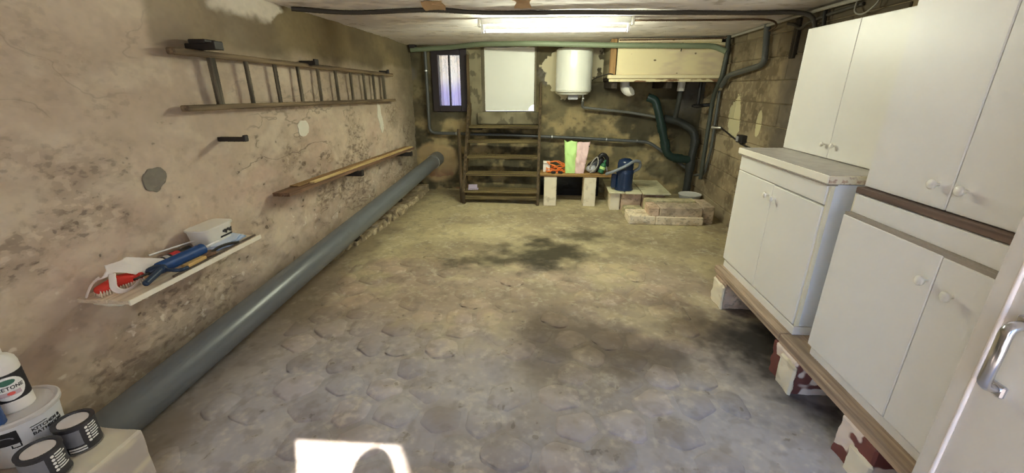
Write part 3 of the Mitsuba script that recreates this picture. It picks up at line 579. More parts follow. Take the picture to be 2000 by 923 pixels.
# tub
tt = thing('plastic_tub', 'white plastic tub with dark print at the far end of the tool shelf', 'tub')
def rrect(w, d, r): return sbox(-w/2+r, -d/2+r, w/2-r, d/2-r).buffer(r, 6)
def loft(w, d, r, prof):
    n = 40; V, F = [], []
    for s, z in prof:
        g = rrect(w*s, d*s, r); V.append(np.column_stack([np.array([g.exterior.interpolate(q, normalized=True).coords[0] for q in np.linspace(0, 1, n, endpoint=False)]), np.full(n, z)]))
    j = np.arange(n); k = (j+1) % n
    for i in range(len(prof)-1): F += [np.stack([i*n+j, i*n+k, (i+1)*n+k], 1), np.stack([i*n+j, (i+1)*n+k, (i+1)*n+j], 1)]
    m = len(prof); V.append([[0, 0, prof[0][1]], [0, 0, prof[-1][1]]]); F += [np.stack([k, j, j*0+m*n], 1), np.stack([(m-1)*n+j, (m-1)*n+k, j*0+m*n+1], 1)]
    q = trimesh.Trimesh(np.vstack(V), np.vstack(F), process=False); q.fix_normals(); return q
tx, tyy = -1.897, 2.125
part(tt, 'body', mov(loft(.125, .23, .03, [(.86, 0), (.98, .085), (1.0, .088)]), tx, tyy, SZ+.026), 'tub_white', 40); part(tt, 'lid', mov(loft(.13, .235, .03, [(1.0, .086), (1.02, .089), (1.02, .098), (.96, .101)]), tx, tyy, SZ+.026), 'tub_white', 40)
pr = [plain(-.001, .001, -.03+.012*i, -.022+.012*i, -.006*(i % 3), .012+.004*(i % 2)) for i in range(6)]+[plain(-.001, .001, -.05, .04, -.028, -.018)]
stuff(part(tt, 'print', at(rot(cat(*pr), [0, 1, 0], 7), tx+.0595, tyy+.05, SZ+.074, 0), 'print_black'), 'dark print')
q = []
cl = thing('folded_cloth', 'folded light blue cloth under the front of the white tub', 'cloth')
for i in range(4):
    s = drape([(-1.96+.01*i, 2.0+.012*i), (-1.955, 2.31-.01*i), (-1.80-.006*i, 2.27-.008*i), (-1.77-.006*i, 2.14+.01*i), (-1.79, 2.03+.01*i), (-1.84, 1.99+.01*i)], lambda x, y, i=i: SZ+.0085+.0055*i+0*x-.0035, .02, .005, i)
    part(cl, 'fold', s, 'cloth_blue' if i % 2 == 0 else 'cloth_blue_stripe', 50)
solo('sanding_sponge', cbox(-1.815, -1.768, 1.80, 1.92, SZ+.001, SZ+.024, .004), 'foam_tan', 'tan sanding sponge beside the blue caulking gun', 'sponge')
solo('rubber_strip', tube(spline([(-1.782, 1.93, SZ+.006), (-1.778, 2.0, SZ+.03), (-1.772, 2.08, SZ+.028), (-1.766, 2.16, SZ+.01)]), 1, 8, (.003, .008)), 'black_plastic', 'curved black rubber strip on the front of the tool shelf', 'strip', True)
solo('steel_wool', mov(trimesh.Trimesh(*(lambda s: (np.array(s.vertices)*[.035, .05, .016]*(1+.5*(meshkit.fbm(np.array(s.vertices)*4, 3, 2)-.5))[:, None], s.faces))(trimesh.creation.icosphere(3)), process=False), -1.80, 1.955, SZ+.014), 'wool_brown', 'flat brown pad of steel wool beside the black rubber strip', 'steel wool', True)
solo('dark_strip', cbox(-1.772, -1.760, 1.70, 2.30, SZ+.0005, SZ+.009, .001), 'edge_dark', 'thin dark strip along the front of the tool shelf', 'strip')

# ------------------------------------------------------------------ concrete ledge near left, with paint things
lz = .30
k = solo('concrete_ledge', rough_block(-2.0, -1.468, .45, 1.115, -.02, lz, 21, .006, .04), 'concrete_block', 'rough pale concrete ledge at the foot of the left wall carrying paint tins', 'ledge', 40)
def tin(x, y, lb, seed, face):
    t = thing('paint_tin', lb, 'paint tin', None); R, h = .0535, .108
    M = lambda m: mov(m, x, y, lz+.002)
    part(t, 'body', M(lathe([(R-.003, 0), (R, .003), (R, h-.006), (R-.001, h-.004)], 40)), 'tin_black', 40)
    part(t, 'rim', M(lathe([(R, h-.008), (R+.0022, h-.006), (R+.0022, h), (R-.008, h+.001), (R-.010, h-.005)], 40)), 'tin_black', 40)
    part(t, 'bottom_rim', M(lathe([(R, -.0015), (R+.002, 0), (R+.002, .005), (R, .006)], 40)), 'tin_steel', 40)
    part(t, 'lid', M(lathe([(R-.0125, h-.006), (R-.0125, h-.0035), (R-.016, h-.0025), (.001, h-.0025)], 40)), 'lid_white', 40, 'white lid')
    part(t, 'label', M(wrap(rect(.085, .060, .0005), R, face-.75, .062)), 'tin_grey', False, 'grey label panel')
    dots = [wrap(mov(extr(list(map(tuple, np.array([(math.cos(a), math.sin(a)) for a in np.linspace(0, 2*PI, 15)[:-1]])*.0048)), .0009), 0, 0, 0), R, face+.38, .088-.0135*i) for i in range(5)]
    stuff(part(t, 'symbols', M(cat(*dots)), 'print_white'), 'column of white round symbols')
    stuff(part(t, 'print', M(cat(bars(7, .036, .0042, .0095, face+.5, R, .092, seed), bars(2, .05, .006, .010, face-.75, R, .022, seed+3))), 'print_white'), 'white lines of print')
tin(-1.610, 1.030, 'black paint tin with a white lid touching the white bucket', 3, -.55); tin(-1.590, .908, 'black paint tin with a white lid at the front edge of the concrete ledge', 8, -.55)
bu = thing('paint_bucket', 'white paint bucket with lettering on the concrete ledge behind two black tins', 'bucket'); bx, by, bR = -1.778, 1.005, .108
M = lambda m: mov(m, bx, by, lz+.002)
part(bu, 'body', M(lathe([(.092, 0), (.094, .004), (bR-.002, .162)], 56)), 'bucket_white', 40); part(bu, 'lid', M(lathe([(bR-.001, .158), (bR+.006, .160), (bR+.007, .172), (bR+.002, .177), (bR-.006, .176), (bR-.010, .172), (.001, .172)], 56)), 'lid_grey', 40, 'grey lid')
fa = -.62
def on_bucket(m, ang, z):
    m = wrap(m, .0935, ang, z); V = np.array(m.vertices); s = 1+.0125/.0935*(V[:, 2]/.162); V[:, 0] *= s; V[:, 1] *= s; m.vertices = V+0; return m
txt = lambda s, h: mov(meshkit.text_mesh(s, h, .0009, True), 0, 0, .0006)
kk = part(bu, 'lettering', M(cat(on_bucket(txt('KITCHEN &', .0105), fa+.24, .112), on_bucket(txt('BATHROOM', .0105), fa+.24, .096), on_bucket(rect(.04, .002, .0012, .02, 0), fa+.24, .130))), 'print_black')
stuff(kk, 'dark lettering')
lg = part(bu, 'logo', M(on_bucket(mov(rect(.058, .050, .0012), 0, 0, .0004), fa-.34, .118)), 'print_black', False, 'black square with a pale arc')
ar = [(math.cos(a)*.019, math.sin(a)*.012-.004) for a in np.linspace(0, PI, 12)]+[(math.cos(a)*.015, math.sin(a)*.009-.004) for a in np.linspace(PI, 0, 12)]
part(lg, 'arc', M(on_bucket(mov(extr(ar, .0006), 0, 0, .0016), fa-.34, .118)), 'print_grey')
part(bu, 'emblem', M(on_bucket(mov(cat(rect(.022, .003, .001, 0, 0), rect(.003, .02, .001, .0095, .009), rect(.003, .012, .001, -.0095, .005)), 0, 0, .0004), fa-.16, .078)), 'print_black')
bo = thing('acetone_bottle', 'white bottle of acetone with a black label standing on the white paint bucket', 'bottle'); ox, oy, oz = -1.768, 1.012, lz+.1745
def MB(m): return mov(m, ox, oy, oz)
W, D_ = .046, .034
part(bo, 'body', MB(lathe([(.040, 0), (.046, .006), (.046, .166), (.043, .182), (.034, .194), (.020, .202), (.018, .206)], 48)), 'bottle_white', 40); part(bo, 'cap', MB(lathe([(.021, .204), (.022, .206), (.022, .228), (.018, .231), (.001, .231)], 32)), 'bottle_white', 40)
la = part(bo, 'label', MB(lathe([(.0460, .045), (.0464, .0452), (.0464, .142), (.0460, .1422)], 48)), 'print_black', 40, 'black wrap label')
oa = -.56
ov = lambda a, b, z, t=.0006: extr([(math.cos(q)*a, math.sin(q)*b) for q in np.linspace(0, 2*PI, 30)[:-1]], t)
part(la, 'oval', MB(wrap(mov(ov(.043, .042, 0), 0, 0, .0004), .0464, oa, .093)), 'print_white', False, 'white oval'); part(la, 'leaf_mark', MB(wrap(mov(ov(.022, .010, 0, .0004), 0, .023, .0011), .0464, oa, .093)), 'print_green', False, 'green oval mark')
tm_ = meshkit.text_mesh('ACETONE', .0115, .0006, True); tm_.apply_translation([-tm_.bounds[:, 0].mean(), -.004, .0011])
part(la, 'lettering', MB(wrap(tm_, .0464, oa, .093)), 'print_black', False, 'ACETONE in dark capitals'); part(la, 'picture', MB(wrap(cat(mov(rect(.052, .015, .0004), 0, -.019, .0011), ), .0464, oa, .093)), 'print_pink', False, 'pinkish picture strip'); part(la, 'picture_spot', MB(wrap(mov(ov(.009, .006, 0, .0004), .003, -.018, .0016), .0464, oa, .093)), 'print_red')
bb = thing('blue_bottle', 'small dark blue bottle beside the acetone on the bucket lid', 'bottle'); part(bb, 'body', mov(lathe([(.022, 0), (.025, .004), (.025, .075), (.012, .09), (.012, .098)], 28), -1.735, .93, lz+.1745), 'bottle_blue', 40); part(bb, 'cap', mov(lathe([(.014, .096), (.014, .112), (.001, .113)], 20), -1.735, .93, lz+.1745), 'black_plastic', 40)
cn = thing('white_canister', 'white plastic canister at the very edge of the ledge beside the bucket', 'canister'); part(cn, 'body', mov(loft(.10, .08, .02, [(.96, 0), (1, .006), (1, .12), (.8, .14), (.3, .15)]), -1.70, .80, lz+.002), 'bottle_white', 40); part(cn, 'cap', mov(lathe([(.018, .148), (.018, .168), (.001, .169)], 20), -1.70, .80, lz+.002), 'bottle_blue', 40)

# ------------------------------------------------------------------ window and hatch in the back wall
x0, x1, z0, z1 = WIN
wk = numbered('window_1'); labels[wk] = {'label': 'dark framed window with a pale lavender curtain behind its two panes', 'kind': 'structure'}
def frame4(x0, x1, z0, z1, wx, wz, y0, y1, c=.006): return [cbox(x0, x0+wx, y0, y1, z0, z1, c), cbox(x1-wx, x1, y0, y1, z0, z1, c), cbox(x0+wx, x1-wx, y0, y1, z0, z0+wz, c), cbox(x0+wx, x1-wx, y0, y1, z1-wz, z1, c)]
scene[wk] = ply(cat(*frame4(x0, x1, z0, z1, .095, .08, YB-.03, YB+.10)), 'frame_black')
part(wk, 'mullion', cbox(-1.362, -1.344, YB-.005, YB+.06, z0+.08, z1-.08, .004), 'frame_black')
for a, b in ((x0+.095, -1.362), (-1.344, x1-.095)): part(wk, 'pane', plain(a-.004, b+.004, YB+.03, YB+.032, z0+.075, z1-.075), 'pane_glass')
def folds(P): return .012*np.sin(P[..., 0]*95)+.006*np.sin(P[..., 0]*41+1)
part(wk, 'curtain', grid([x0+.05, YB+.11, z0+.02], [x1-x0-.1, 0, 0], [0, 0, z1-z0-.04], 90, 12, folds), 'curtain_cloth', True, 'white curtain with a lavender lower half')
hx0, hx1, hz0, hz1 = HAT
hk = numbered('door_3'); labels[hk] = {'label': 'plain white hatch door above the wooden steps', 'kind': 'structure'}
pg = Polygon([(hx0+.045, hz0+.015), (hx1-.07, hz0+.015), (hx1-.016, hz0+.015+.055)]+[]).convex_hull
outer = sbox(hx0+.04, hz0+.012, hx1-.016, hz1-.005).buffer(-.02).buffer(.02)
notch = Polygon([(hx1-.016+math.cos(a)*.085, hz0+.012+math.sin(a)*.085) for a in np.linspace(0, 2*PI, 40)[:-1]])
pn = extr(outer.difference(notch), .03); V = np.array(pn.vertices); pn.vertices = np.stack([V[:, 0], YB+.02+V[:, 2], V[:, 1]], 1); pn.fix_normals()
scene[hk] = ply(pn, 'hatch_white')
part(hk, 'frame', cat(cbox(hx0-.005, hx0+.045, YB-.01, YB+.09, hz0, hz1, .004), cbox(hx1-.022, hx1+.005, YB-.01, YB+.09, hz0, hz1, .004)), 'hatch_frame', False, 'weathered grey frame')

# ------------------------------------------------------------------ wooden steps
st = thing('wooden_steps', 'steep dark wooden steps up to the white hatch', 'steps')
def stringer(x0, x1):
    pg = Polygon([(5.40, 0), (5.47, 0), (6.155, 1.16), (6.155, 1.28), (6.06, 1.28), (5.40, .16)])
    q = extr(pg, x1-x0); V = np.array(q.vertices); q.vertices = np.stack([x0+V[:, 2], V[:, 0], V[:, 1]], 1); q.fix_normals(); return q
part(st, 'stringer', stringer(-1.083, -1.045), 'stair_wood_up'); part(st, 'stringer', stringer(-.085, -.050), 'stair_wood_up')
for zt, yf in ((.185, 5.40), (.388, 5.535), (.598, 5.665), (.795, 5.78), (.98, 5.885)):
    part(st, 'tread', cbox(-1.05, -.08, yf, yf+.235, zt-.03, zt, .006), 'stair_wood')
part(st, 'kick_board', cbox(-1.05, -.08, 5.435, 5.455, .055, .115, .004), 'stair_wood')
for x in (-1.065, -.067): part(st, 'post', cbox(x-.018, x+.018, 6.05, 6.09, .98, 1.9 if x < -.5 else 1.55, .004), 'stair_wood_up')
part(st, 'foot_post', cbox(-1.125, -1.088, 5.46, 5.50, 0, .98, .004), 'stair_wood_up')
t = thing('folded_paper', 'small pale mauve folded paper on the lowest wooden step', 'paper')
part(t, 'sheet', at(cbox(-.07, .07, -.05, .05, 0, .008, .002), -.945, 5.50, .1855, 6), 'mauve'); part(t, 'flap', at(rot(cbox(-.06, .06, 0, .07, 0, .005, .001), [1, 0, 0], 35), -.95, 5.50, .194, 8), 'mauve')

# ------------------------------------------------------------------ boiler
bo = thing('water_heater', 'white cylindrical electric water heater high on the back wall', 'water heater'); HX, HY = .368, 5.945
M = lambda m: mov(m, HX, HY, 0)
part(bo, 'tank', M(lathe([(.205, 1.415), (.228, 1.43), (.236, 1.45), (.236, 1.925), (.23, 1.945), (.21, 1.957), (.001, 1.965)], 64)), 'enamel', 35); part(bo, 'bottom_band', M(lathe([(.2365, 1.447), (.239, 1.45), (.239, 1.462), (.2365, 1.465)], 64)), 'enamel', 35)
part(bo, 'lower_cap', M(lathe([(.13, 1.388), (.19, 1.396), (.207, 1.416)], 48)), 'enamel', 35); part(bo, 'control_box', cbox(HX-.065, HX+.065, HY-.06, HY+.06, 1.328, 1.392, .008), 'grey_plastic', False, 'grey control box')
for s in (-.12, .12): part(bo, 'wall_bracket', cbox(HX+s-.02, HX+s+.02, HY+.20, YB-.03, 1.75, 1.80, .003), 'iron')
part(bo, 'safety_valve', cat(tube([(.505, 5.98, 1.40), (.505, 5.98, 1.31)], .014, 14), tube([(.505, 5.98, 1.345), (.505, 5.93, 1.345)], .010, 12), tube([(.505, 5.925, 1.345), (.505, 5.915, 1.345)], .018, 14)), 'clip_metal', True, 'metal safety valve')

# ------------------------------------------------------------------ cream boxed-in ledge at the back right
t = thing('boxed_ledge', 'cream painted wooden boxing under the ceiling in the back right corner', 'boxing')
part(t, 'front_board', cbox(.84, 2.07, 5.43, 5.47, 1.625, 1.975, .004), 'cream_board'); part(t, 'moulding', cbox(.74, 2.075, 5.40, 5.475, 1.585, 1.626, .006), 'cream_mould'); part(t, 'lower_edge', cbox(.76, 2.075, 5.425, 5.475, 1.548, 1.586, .005), 'cream_mould')
part(t, 'top_batten', cbox(.84, 2.0, 5.41, 5.47, 1.976, 2.02, .004), 'cream_board'); part(t, 'corner_post', cbox(.762, .832, 5.47, 5.53, 1.626, 2.025, .005), 'post_wood', False, 'bare brown timber post')
part(t, 'side_panel', cbox(.775, .80, 5.53, 6.18, 1.60, 2.02, .004), 'render_grey'); part(t, 'underside', cbox(.78, 2.09, 5.48, 6.18, 1.56, 1.60, .004), 'dark_wood', False, 'dark underside')
for x in (.80, 1.45): part(t, 'joist', cbox(x, x+.07, 5.48, 6.18, 1.47, 1.56, .006), 'dark_wood')
# ------------------------------------------------------------------ pipes
def pipe(name, path, r, m, lb, rad=.06, n=14, bits=None):
    t = thing(name, lb, 'pipe'); part(t, 'pipe', tube(fillet(path, rad), r, n), m, 40)
    for (p, q, rr) in bits or []: part(t, 'socket', tube([p, q], rr, n+4), m, 40)
    return t
def clips(t, spots, r):
    for (x, y, z, ax) in spots:
        ring = tube([(x, y, z-.008), (x, y, z+.008)] if ax == 'z' else [(x-.008, y, z), (x+.008, y, z)], r+.004, 16); part(t, 'clip', cat(ring, cbox(x-.006, x+.006, y, YB-.005, z-.006, z+.006, .001)), 'clip_metal', 40)
t = pipe('waste_pipe', [(-1.655, 6.11, 1.95), (-1.662, 6.11, .86), (-.6, 6.115, .845), (.5, 6.11, .805), (1.46, 6.08, .765), (2.03, 6.0, .40)], .022, 'pvc_wall', 'grey plastic waste pipe running along the back wall behind the steps', .09)
clips(t, [(-1.659, 6.11, 1.70, 'z'), (-1.27, 6.112, .855, 'x'), (.11, 6.112, .82, 'x'), (.876, 6.10, .79, 'x'), (1.30, 6.09, .775, 'x')], .022)
pipe('waste_pipe', [(.505, 5.98, 1.31), (.51, 6.05, 1.225), (1.16, 6.08, 1.16), (1.62, 6.06, 1.085)], .018, 'pvc_light', 'thin grey pipe sloping from the water heater toward the corner stack', .04)
t = pipe('soil_pipe', [(1.62, 6.04, 1.085), (1.83, 6.04, 1.05), (2.03, 6.0, .93), (2.06, 5.98, .78), (2.04, 5.98, .55), (2.03, 5.97, .0)], .052, 'pvc_dark', 'black curved soil pipe bending down in the back corner', .14, 24, [((2.055, 5.98, .72), (2.06, 5.98, .82), .060), ((2.035, 5.975, .40), (2.038, 5.975, .52), .062)])
t = pipe('drain_branch', [(1.36, 5.98, 1.36), (1.46, 5.96, 1.33), (1.50, 5.95, 1.22), (1.62, 5.95, .86), (1.70, 5.95, .58), (2.0, 5.97, .54)], .052, 'pvc_green', 'dark green drain pipe slanting down behind the blue canister', .12, 24, [((1.565, 5.95, 1.02), (1.60, 5.95, .92), .060), ((1.64, 5.95, .80), (1.67, 5.95, .69), .062), ((1.80, 5.955, .565), (1.90, 5.962, .555), .060)])
pipe('outlet_elbow', [(1.0, 5.72, 1.60), (1.0, 5.71, 1.47), (1.06, 5.68, 1.43), (1.085, 5.66, 1.445)], .058, 'pvc_white', 'white plastic outlet elbow under the left of the cream boxing', .05, 22)
t = pipe('outlet_stub', [(1.70, 5.72, 1.60), (1.70, 5.72, 1.44)], .045, 'pvc_white', 'white plastic outlet stub under the right of the cream boxing', .02, 22); part(t, 'tail', tube([(1.70, 5.72, 1.44), (1.70, 5.74, 1.30), (1.70, 5.80, 1.12)], .03, 16), 'pvc_dark', 40, 'dark tail pipe')
t = thing('siphon_trap', 'black plastic siphon trap beside the white outlet stub', 'trap'); part(t, 'cup', mov(lathe([(.03, 0), (.07, .01), (.075, .03), (.05, .045), (.02, .05)], 24), 1.93, 5.7, 1.24), 'black_plastic', 40); part(t, 'inlet', tube([(1.93, 5.7, 1.28), (1.92, 5.68, 1.57)], .022, 14), 'black_plastic', True); part(t, 'outlet', tube([(1.93, 5.7, 1.265), (2.06, 5.66, 1.28)], .022, 14), 'black_plastic', True)
pipe('corner_pipe', [(2.05, 5.38, 2.04), (2.045, 5.33, 1.86), (2.03, 5.33, 1.60), (2.04, 5.52, 1.40), (2.05, 5.56, 1.25), (2.05, 5.56, .36)], .026, 'pvc_corner', 'dark vertical pipe down the back right corner', .06)
pipe('corner_pipe', [(2.095, 5.50, 1.45), (2.095, 5.48, .75), (2.10, 5.58, .42), (2.06, 5.80, .36)], .018, 'pvc_wall', 'thin grey pipe beside the dark corner pipe', .06)
pipe('elbow_pipe', [(2.045, 4.49, 2.05), (2.04, 4.40, 1.72), (2.045, 4.48, 1.685), (2.05, 5.22, 1.61), (2.055, 5.36, 1.50)], .028, 'pvc_wall', 'grey pipe bent at a right angle on the block wall above the socket', .05, 16)
pipe('wall_conduit', [(2.11, 5.32, 1.03), (2.098, 4.7, .92), (2.08, 4.3, .90), (2.06, 3.2, .88)], .009, 'iron', 'thin dark conduit along the block wall under the socket', .03, 10)
t = thing('stop_valve', 'small metal stop valve on the corner pipe', 'valve'); part(t, 'body', tube([(2.03, 5.40, 1.03), (2.11, 5.32, 1.03)], .016, 14), 'clip_metal', True); part(t, 'lever', cbox(2.035, 2.075, 5.335, 5.355, 1.045, 1.056, .002), 'iron')
t = thing('power_socket', 'black surface socket on the block wall above the grey worktop', 'socket'); sy, sz = 4.66, .975; sx = RX(sy)-.004
part(t, 'box', cbox(sx-.05, sx+.01, sy-.065, sy+.065, sz-.04, sz+.04, .006), 'black_plastic'); part(t, 'cover', cbox(sx-.062, sx-.048, sy+.005, sy+.05, sz-.026, sz+.026, .004), 'grey_plastic', False, 'grey flap')
t = thing('ceiling_rail', 'pale green painted pipe along the top of the back wall and the cream boxing', 'pipe')
part(t, 'pipe', tube(fillet([(-1.84, 6.08, 1.962), (-1.3, 6.02, 1.985), (-.85, 5.75, 2.0), (-.2, 5.42, 1.975), (.85, 5.37, 1.943), (1.9, 5.37, 1.93), (2.03, 5.33, 1.87)], .15), .030, 16), 'rail_green', 40)
part(t, 'end_bracket', cbox(-1.86, -1.78, 6.05, 6.17, 1.985, 2.03, .004), 'iron'); part(t, 'hook', tube([(1.55, 5.36, 1.965), (1.55, 5.395, 1.88)], .006, 8), 'iron', True)
# cables
def cable(path, r, m, lb, rad=.08, n=10, smooth=True): return solo('cable', tube(spline(path, 6) if smooth else fillet(path, rad), r, n), m, lb, 'cable', True)
cz = lambda y, d=.018: CZ(y)-d
cable([(-1.90, 3.36, cz(3.36)), (-1.5, 3.50, cz(3.5, .026)), (-.92, 3.47, cz(3.47, .02)), (-.43, 3.63, cz(3.6)), (.2, 3.66, cz(3.6)), (.82, 3.68, cz(3.6, .024)), (1.3, 3.76, cz(3.7, .018)), (1.64, 3.79, cz(3.8)), (1.93, 3.76, cz(3.8, .024)), (2.03, 3.72, 1.97), (2.045, 3.70, 1.80), (2.045, 3.69, 1.5)], .017, 'cable_dark', 'thick dark cable sagging across the ceiling in front of the light')
cable([(.72, 4.1, 2.036), (1.0, 4.11, 2.035), (1.45, 4.12, 2.034), (1.85, 4.10, 2.03), (2.0, 4.22, 2.0), (2.05, 4.45, 1.98)], .008, 'cable_brown', 'thin brown cable from the light to the block wall')
cable([(.84, 5.40, 2.003), (1.36, 5.395, 2.006), (1.93, 5.395, 2.012), (2.04, 5.36, 2.02)], .008, 'cable_brown', 'thin brown cable along the top of the cream boxing')
cable([(2.06, 5.30, 2.02), (2.05, 4.9, 2.025), (2.03, 4.3, 2.03), (2.02, 3.9, 2.035), (2.0, 3.3, 2.03), (1.98, 2.9, 2.02)], .013, 'cable_grey', 'grey cable along the joint of the block wall and ceiling')
cable([(2.045, 4.12, 2.0), (2.045, 4.02, 1.98), (2.045, 3.92, 1.94), (2.045, 3.80, 1.97), (2.04, 3.55, 1.99), (2.03, 3.2, 2.0)], .012, 'cable_dark', 'dark cable drooping on the block wall above the farther wall cabinet')
cable([(2.02, 3.25, 2.04), (2.0, 3.22, 1.96), (1.99, 3.12, 1.93), (1.99, 3.02, 1.97), (2.0, 3.0, 2.04)], .006, 'cable_grey', 'pale loop of cable hanging from the ceiling over the farther wall cabinet')
cable([(2.03, 3.60, 2.03), (2.03, 3.58, 1.9), (2.03, 3.57, 1.6)], .014, 'cable_black', 'black cable dropping behind the farther wall cabinet')
cable([(.55, 6.10, 1.52), (.66, 5.95, 1.60), (.76, 5.50, 1.64), (.80, 5.42, 1.63)], .006, 'cable_black', 'thin black cable from the water heater to the cream boxing')
solo('wall_batten', cbox(RX(3.98)-.025, RX(3.98)+.01, 3.95, 4.02, 1.72, 2.02, .005), 'dark_wood', 'short dark wooden batten upright on the block wall', 'batten')

# ------------------------------------------------------------------ bench with things on it
t = thing('plank_bench', 'low wooden plank bench on two white piers against the back wall', 'bench')
part(t, 'plank', cbox(-.045, .935, 5.40, 5.70, .392, .428, .005), 'bench_wood')
for x0, x1 in ((.012, .178), (.535, .692)): part(t, 'pier', rough_block(x0, x1, 5.415, 5.68, -.01, .394, int(x0*50), .002, .04), 'pier_white', True, 'white painted pier')
solo('bench_shade_sheet', cbox(-.04, .80, 6.0, 6.04, -.01, .36, .004), 'bench_shade', 'dark sheet standing for the shade under the bench', 'board')  # dark sheet in place of the shade behind the bench piers
bz = .429
t = thing('small_carton', 'small white carton at the near left end of the bench', 'carton'); part(t, 'box', cbox(-.005, .085, 5.52, 5.60, bz, bz+.135, .003), 'carton'); part(t, 'flap', rot(cbox(-.005, .085, 5.50, 5.56, bz+.134, bz+.138, .001), [1, 0, 0], 14, (0, 5.56, bz+.136)), 'carton')
t = thing('extension_cord', 'coiled orange extension cord on the left of the bench', 'cord'); pts = []
for i in range(150):
    a = i*.42; r = .075+.03*math.sin(i*.37); pts.append((.165+math.cos(a)*r*1.25+.012*math.sin(i*1.7), 5.50+math.sin(a)*r*.55, bz+.012+.125*(.5+.5*math.sin(a*.5+.7*math.sin(i*.11)))*(.5+.5*math.cos(i*.05))+.008*math.sin(i*2.1)))
part(t, 'coil', tube(spline(pts, 3), .0065, 7), 'orange', True); part(t, 'plug', at(cbox(-.03, .03, -.016, .016, 0, .03, .006), .13, 5.42, bz, 20), 'black_plastic', False, 'black plug'); part(t, 'plug', at(cbox(-.03, .03, -.016, .016, 0, .03, .006), .22, 5.425, bz, -25), 'black_plastic', False, 'black plug')
# two-tone bag
t = thing('shopping_bag', 'crumpled shopping bag, half lime green and half pale pink, standing on the bench', 'bag')
def bagside(xa, xb, za, zb, seed):
    m1 = loft(1, 1, .02, [(1, 0), (1, .25), (1, .5), (1, .75), (1, 1)]); return m1
def sack(x0t, x1t, x0b, x1b, zt, seed):
    n, h = 34, 16; V, F = [], []
    for i in range(h):
        f = i/(h-1); xa, xb = x0b+(x0t-x0b)*f, x1b+(x1t-x1b)*f; d = .075*(1-.45*f**2)
        g = sbox(xa+.012, -d+.012, xb-.012, d-.012).buffer(.012, 4); q = np.array([g.exterior.interpolate(s, normalized=True).coords[0] for s in np.linspace(0, 1, n, endpoint=False)]); z = np.full(n, f*zt); pp = np.column_stack([q[:, 0], q[:, 1]+5.53, z+bz])
        w = (meshkit.fbm(pp*np.array([22, 9, 14])+seed, 3, seed)-.5)*.085*(.3+.7*math.sin(PI*min(f*1.2, 1)))
        pp[:, 1] += w; pp[:, 2] += (meshkit.noise(pp*17+seed, seed)-.5)*.05*f; V.append(pp)
    j = np.arange(n); k = (j+1) % n
    for i in range(h-1): F += [np.stack([i*n+j, i*n+k, (i+1)*n+k], 1), np.stack([i*n+j, (i+1)*n+k, (i+1)*n+j], 1)]
    V.append([V[0].mean(0), V[-1].mean(0)-[0, 0, .04]]); F += [np.stack([k, j, j*0+h*n], 1), np.stack([(h-1)*n+j, (h-1)*n+k, j*0+h*n+1], 1)]
    q = trimesh.Trimesh(np.vstack(V), np.vstack(F), process=False); q.fix_normals(); return q
part(t, 'green_panel', sack(.262, .425, .285, .412, .40, 1), 'lime', 50, 'lime green panel'); part(t, 'pink_panel', sack(.415, .592, .408, .525, .385, 5), 'pink', 50, 'pale pink panel')
part(t, 'eyelet', tube([(.578, 5.452, bz+.35), (.578, 5.46, bz+.35)], .008, 12), 'black_plastic', True)
# power tool, bottle
t = thing('power_tool', 'black and grey power tool with a grey cable beside the shopping bag', 'power tool')
part(t, 'motor', mov(man(ellipsoid_hull([(-.06, 0, .075), (.05, .01, .15), (.01, 0, .06)], [.055, .06, .06])), .690, 5.57, bz), 'black_plastic', 50); part(t, 'head', mov(man(ellipsoid_hull([(-.02, 0, .05), (-.06, 0, .05)], [.055, .042])), .660, 5.52, bz), 'grey_plastic', 50, 'grey gear head')
part(t, 'grip', tube(spline([(.70, 5.54, bz+.17), (.76, 5.53, bz+.235), (.82, 5.55, bz+.19), (.83, 5.56, bz+.08)]), .026, 14), 'black_plastic', True); part(t, 'guard', mov(rot(lathe([(.02, 0), (.074, .004), (.077, .018), (.02, .02)], 28), [0, 1, 0], 70), .80, 5.54, bz+.075), 'grey_plastic', 40)
part(t, 'cable', tube(spline([(.62, 5.50, bz+.03), (.60, 5.46, bz+.09), (.64, 5.46, bz+.17), (.69, 5.47, bz+.21), (.70, 5.45, bz+.13), (.66, 5.44, bz+.05), (.60, 5.44, bz+.012)]), .008, 10), 'cable_grey', True)
t = thing('green_bottle', 'dark green plastic bottle with a pale band in front of the power tool', 'bottle')
gb = lathe([(.03, 0), (.037, .006), (.037, .10), (.028, .125), (.013, .14), (.013, .16)], 28); gl = lathe([(.0374, .05), (.0378, .051), (.0378, .085), (.0374, .086)], 28)
lay = lambda m: mov(rot(rot(m, [0, 1, 0], 22), [0, 0, 1], 20), .735, 5.44, bz+.012)
part(t, 'body', lay(gb), 'bottle_green', 40); part(t, 'band', lay(gl), 'lime', 40, 'pale green band'); part(t, 'cap', lay(lathe([(.015, .155), (.015, .178), (.001, .179)], 18)), 'bottle_green', 40)
# tiled platform with the blue canister
pf = thing('tiled_platform', 'low brick platform topped with three cream tiles in front of the back wall', 'platform')
for x0, x1, y0 in ((.835, 1.035, 5.20), (1.04, 1.245, 5.19), (1.25, 1.60, 5.175)): part(pf, 'tile', rot(cbox(x0+.004, x1-.004, y0, 5.98, .225, .247, .005), [0, 0, 1], -1.5, (1.2, 5.5, 0)), 'tile_cream')
for i, (x0, x1, m_) in enumerate(((.86, .985, 'pier_white'), (1.0, 1.25, 'brick_pink'), (1.262, 1.54, 'brick_pink'))): part(pf, 'brick', rough_block(x0, x1, 5.26, 5.42, -.01, .226, i+31, .006, .035), m_, 40)
part(pf, 'fill', plain(.88, 1.53, 5.42, 5.95, -.01, .224), 'slab_olive')
t = thing('blue_canister', 'glossy blue pressure canister with a grey hose standing on the tiled platform', 'canister'); bx, by, b0 = 1.035, 5.36, .249
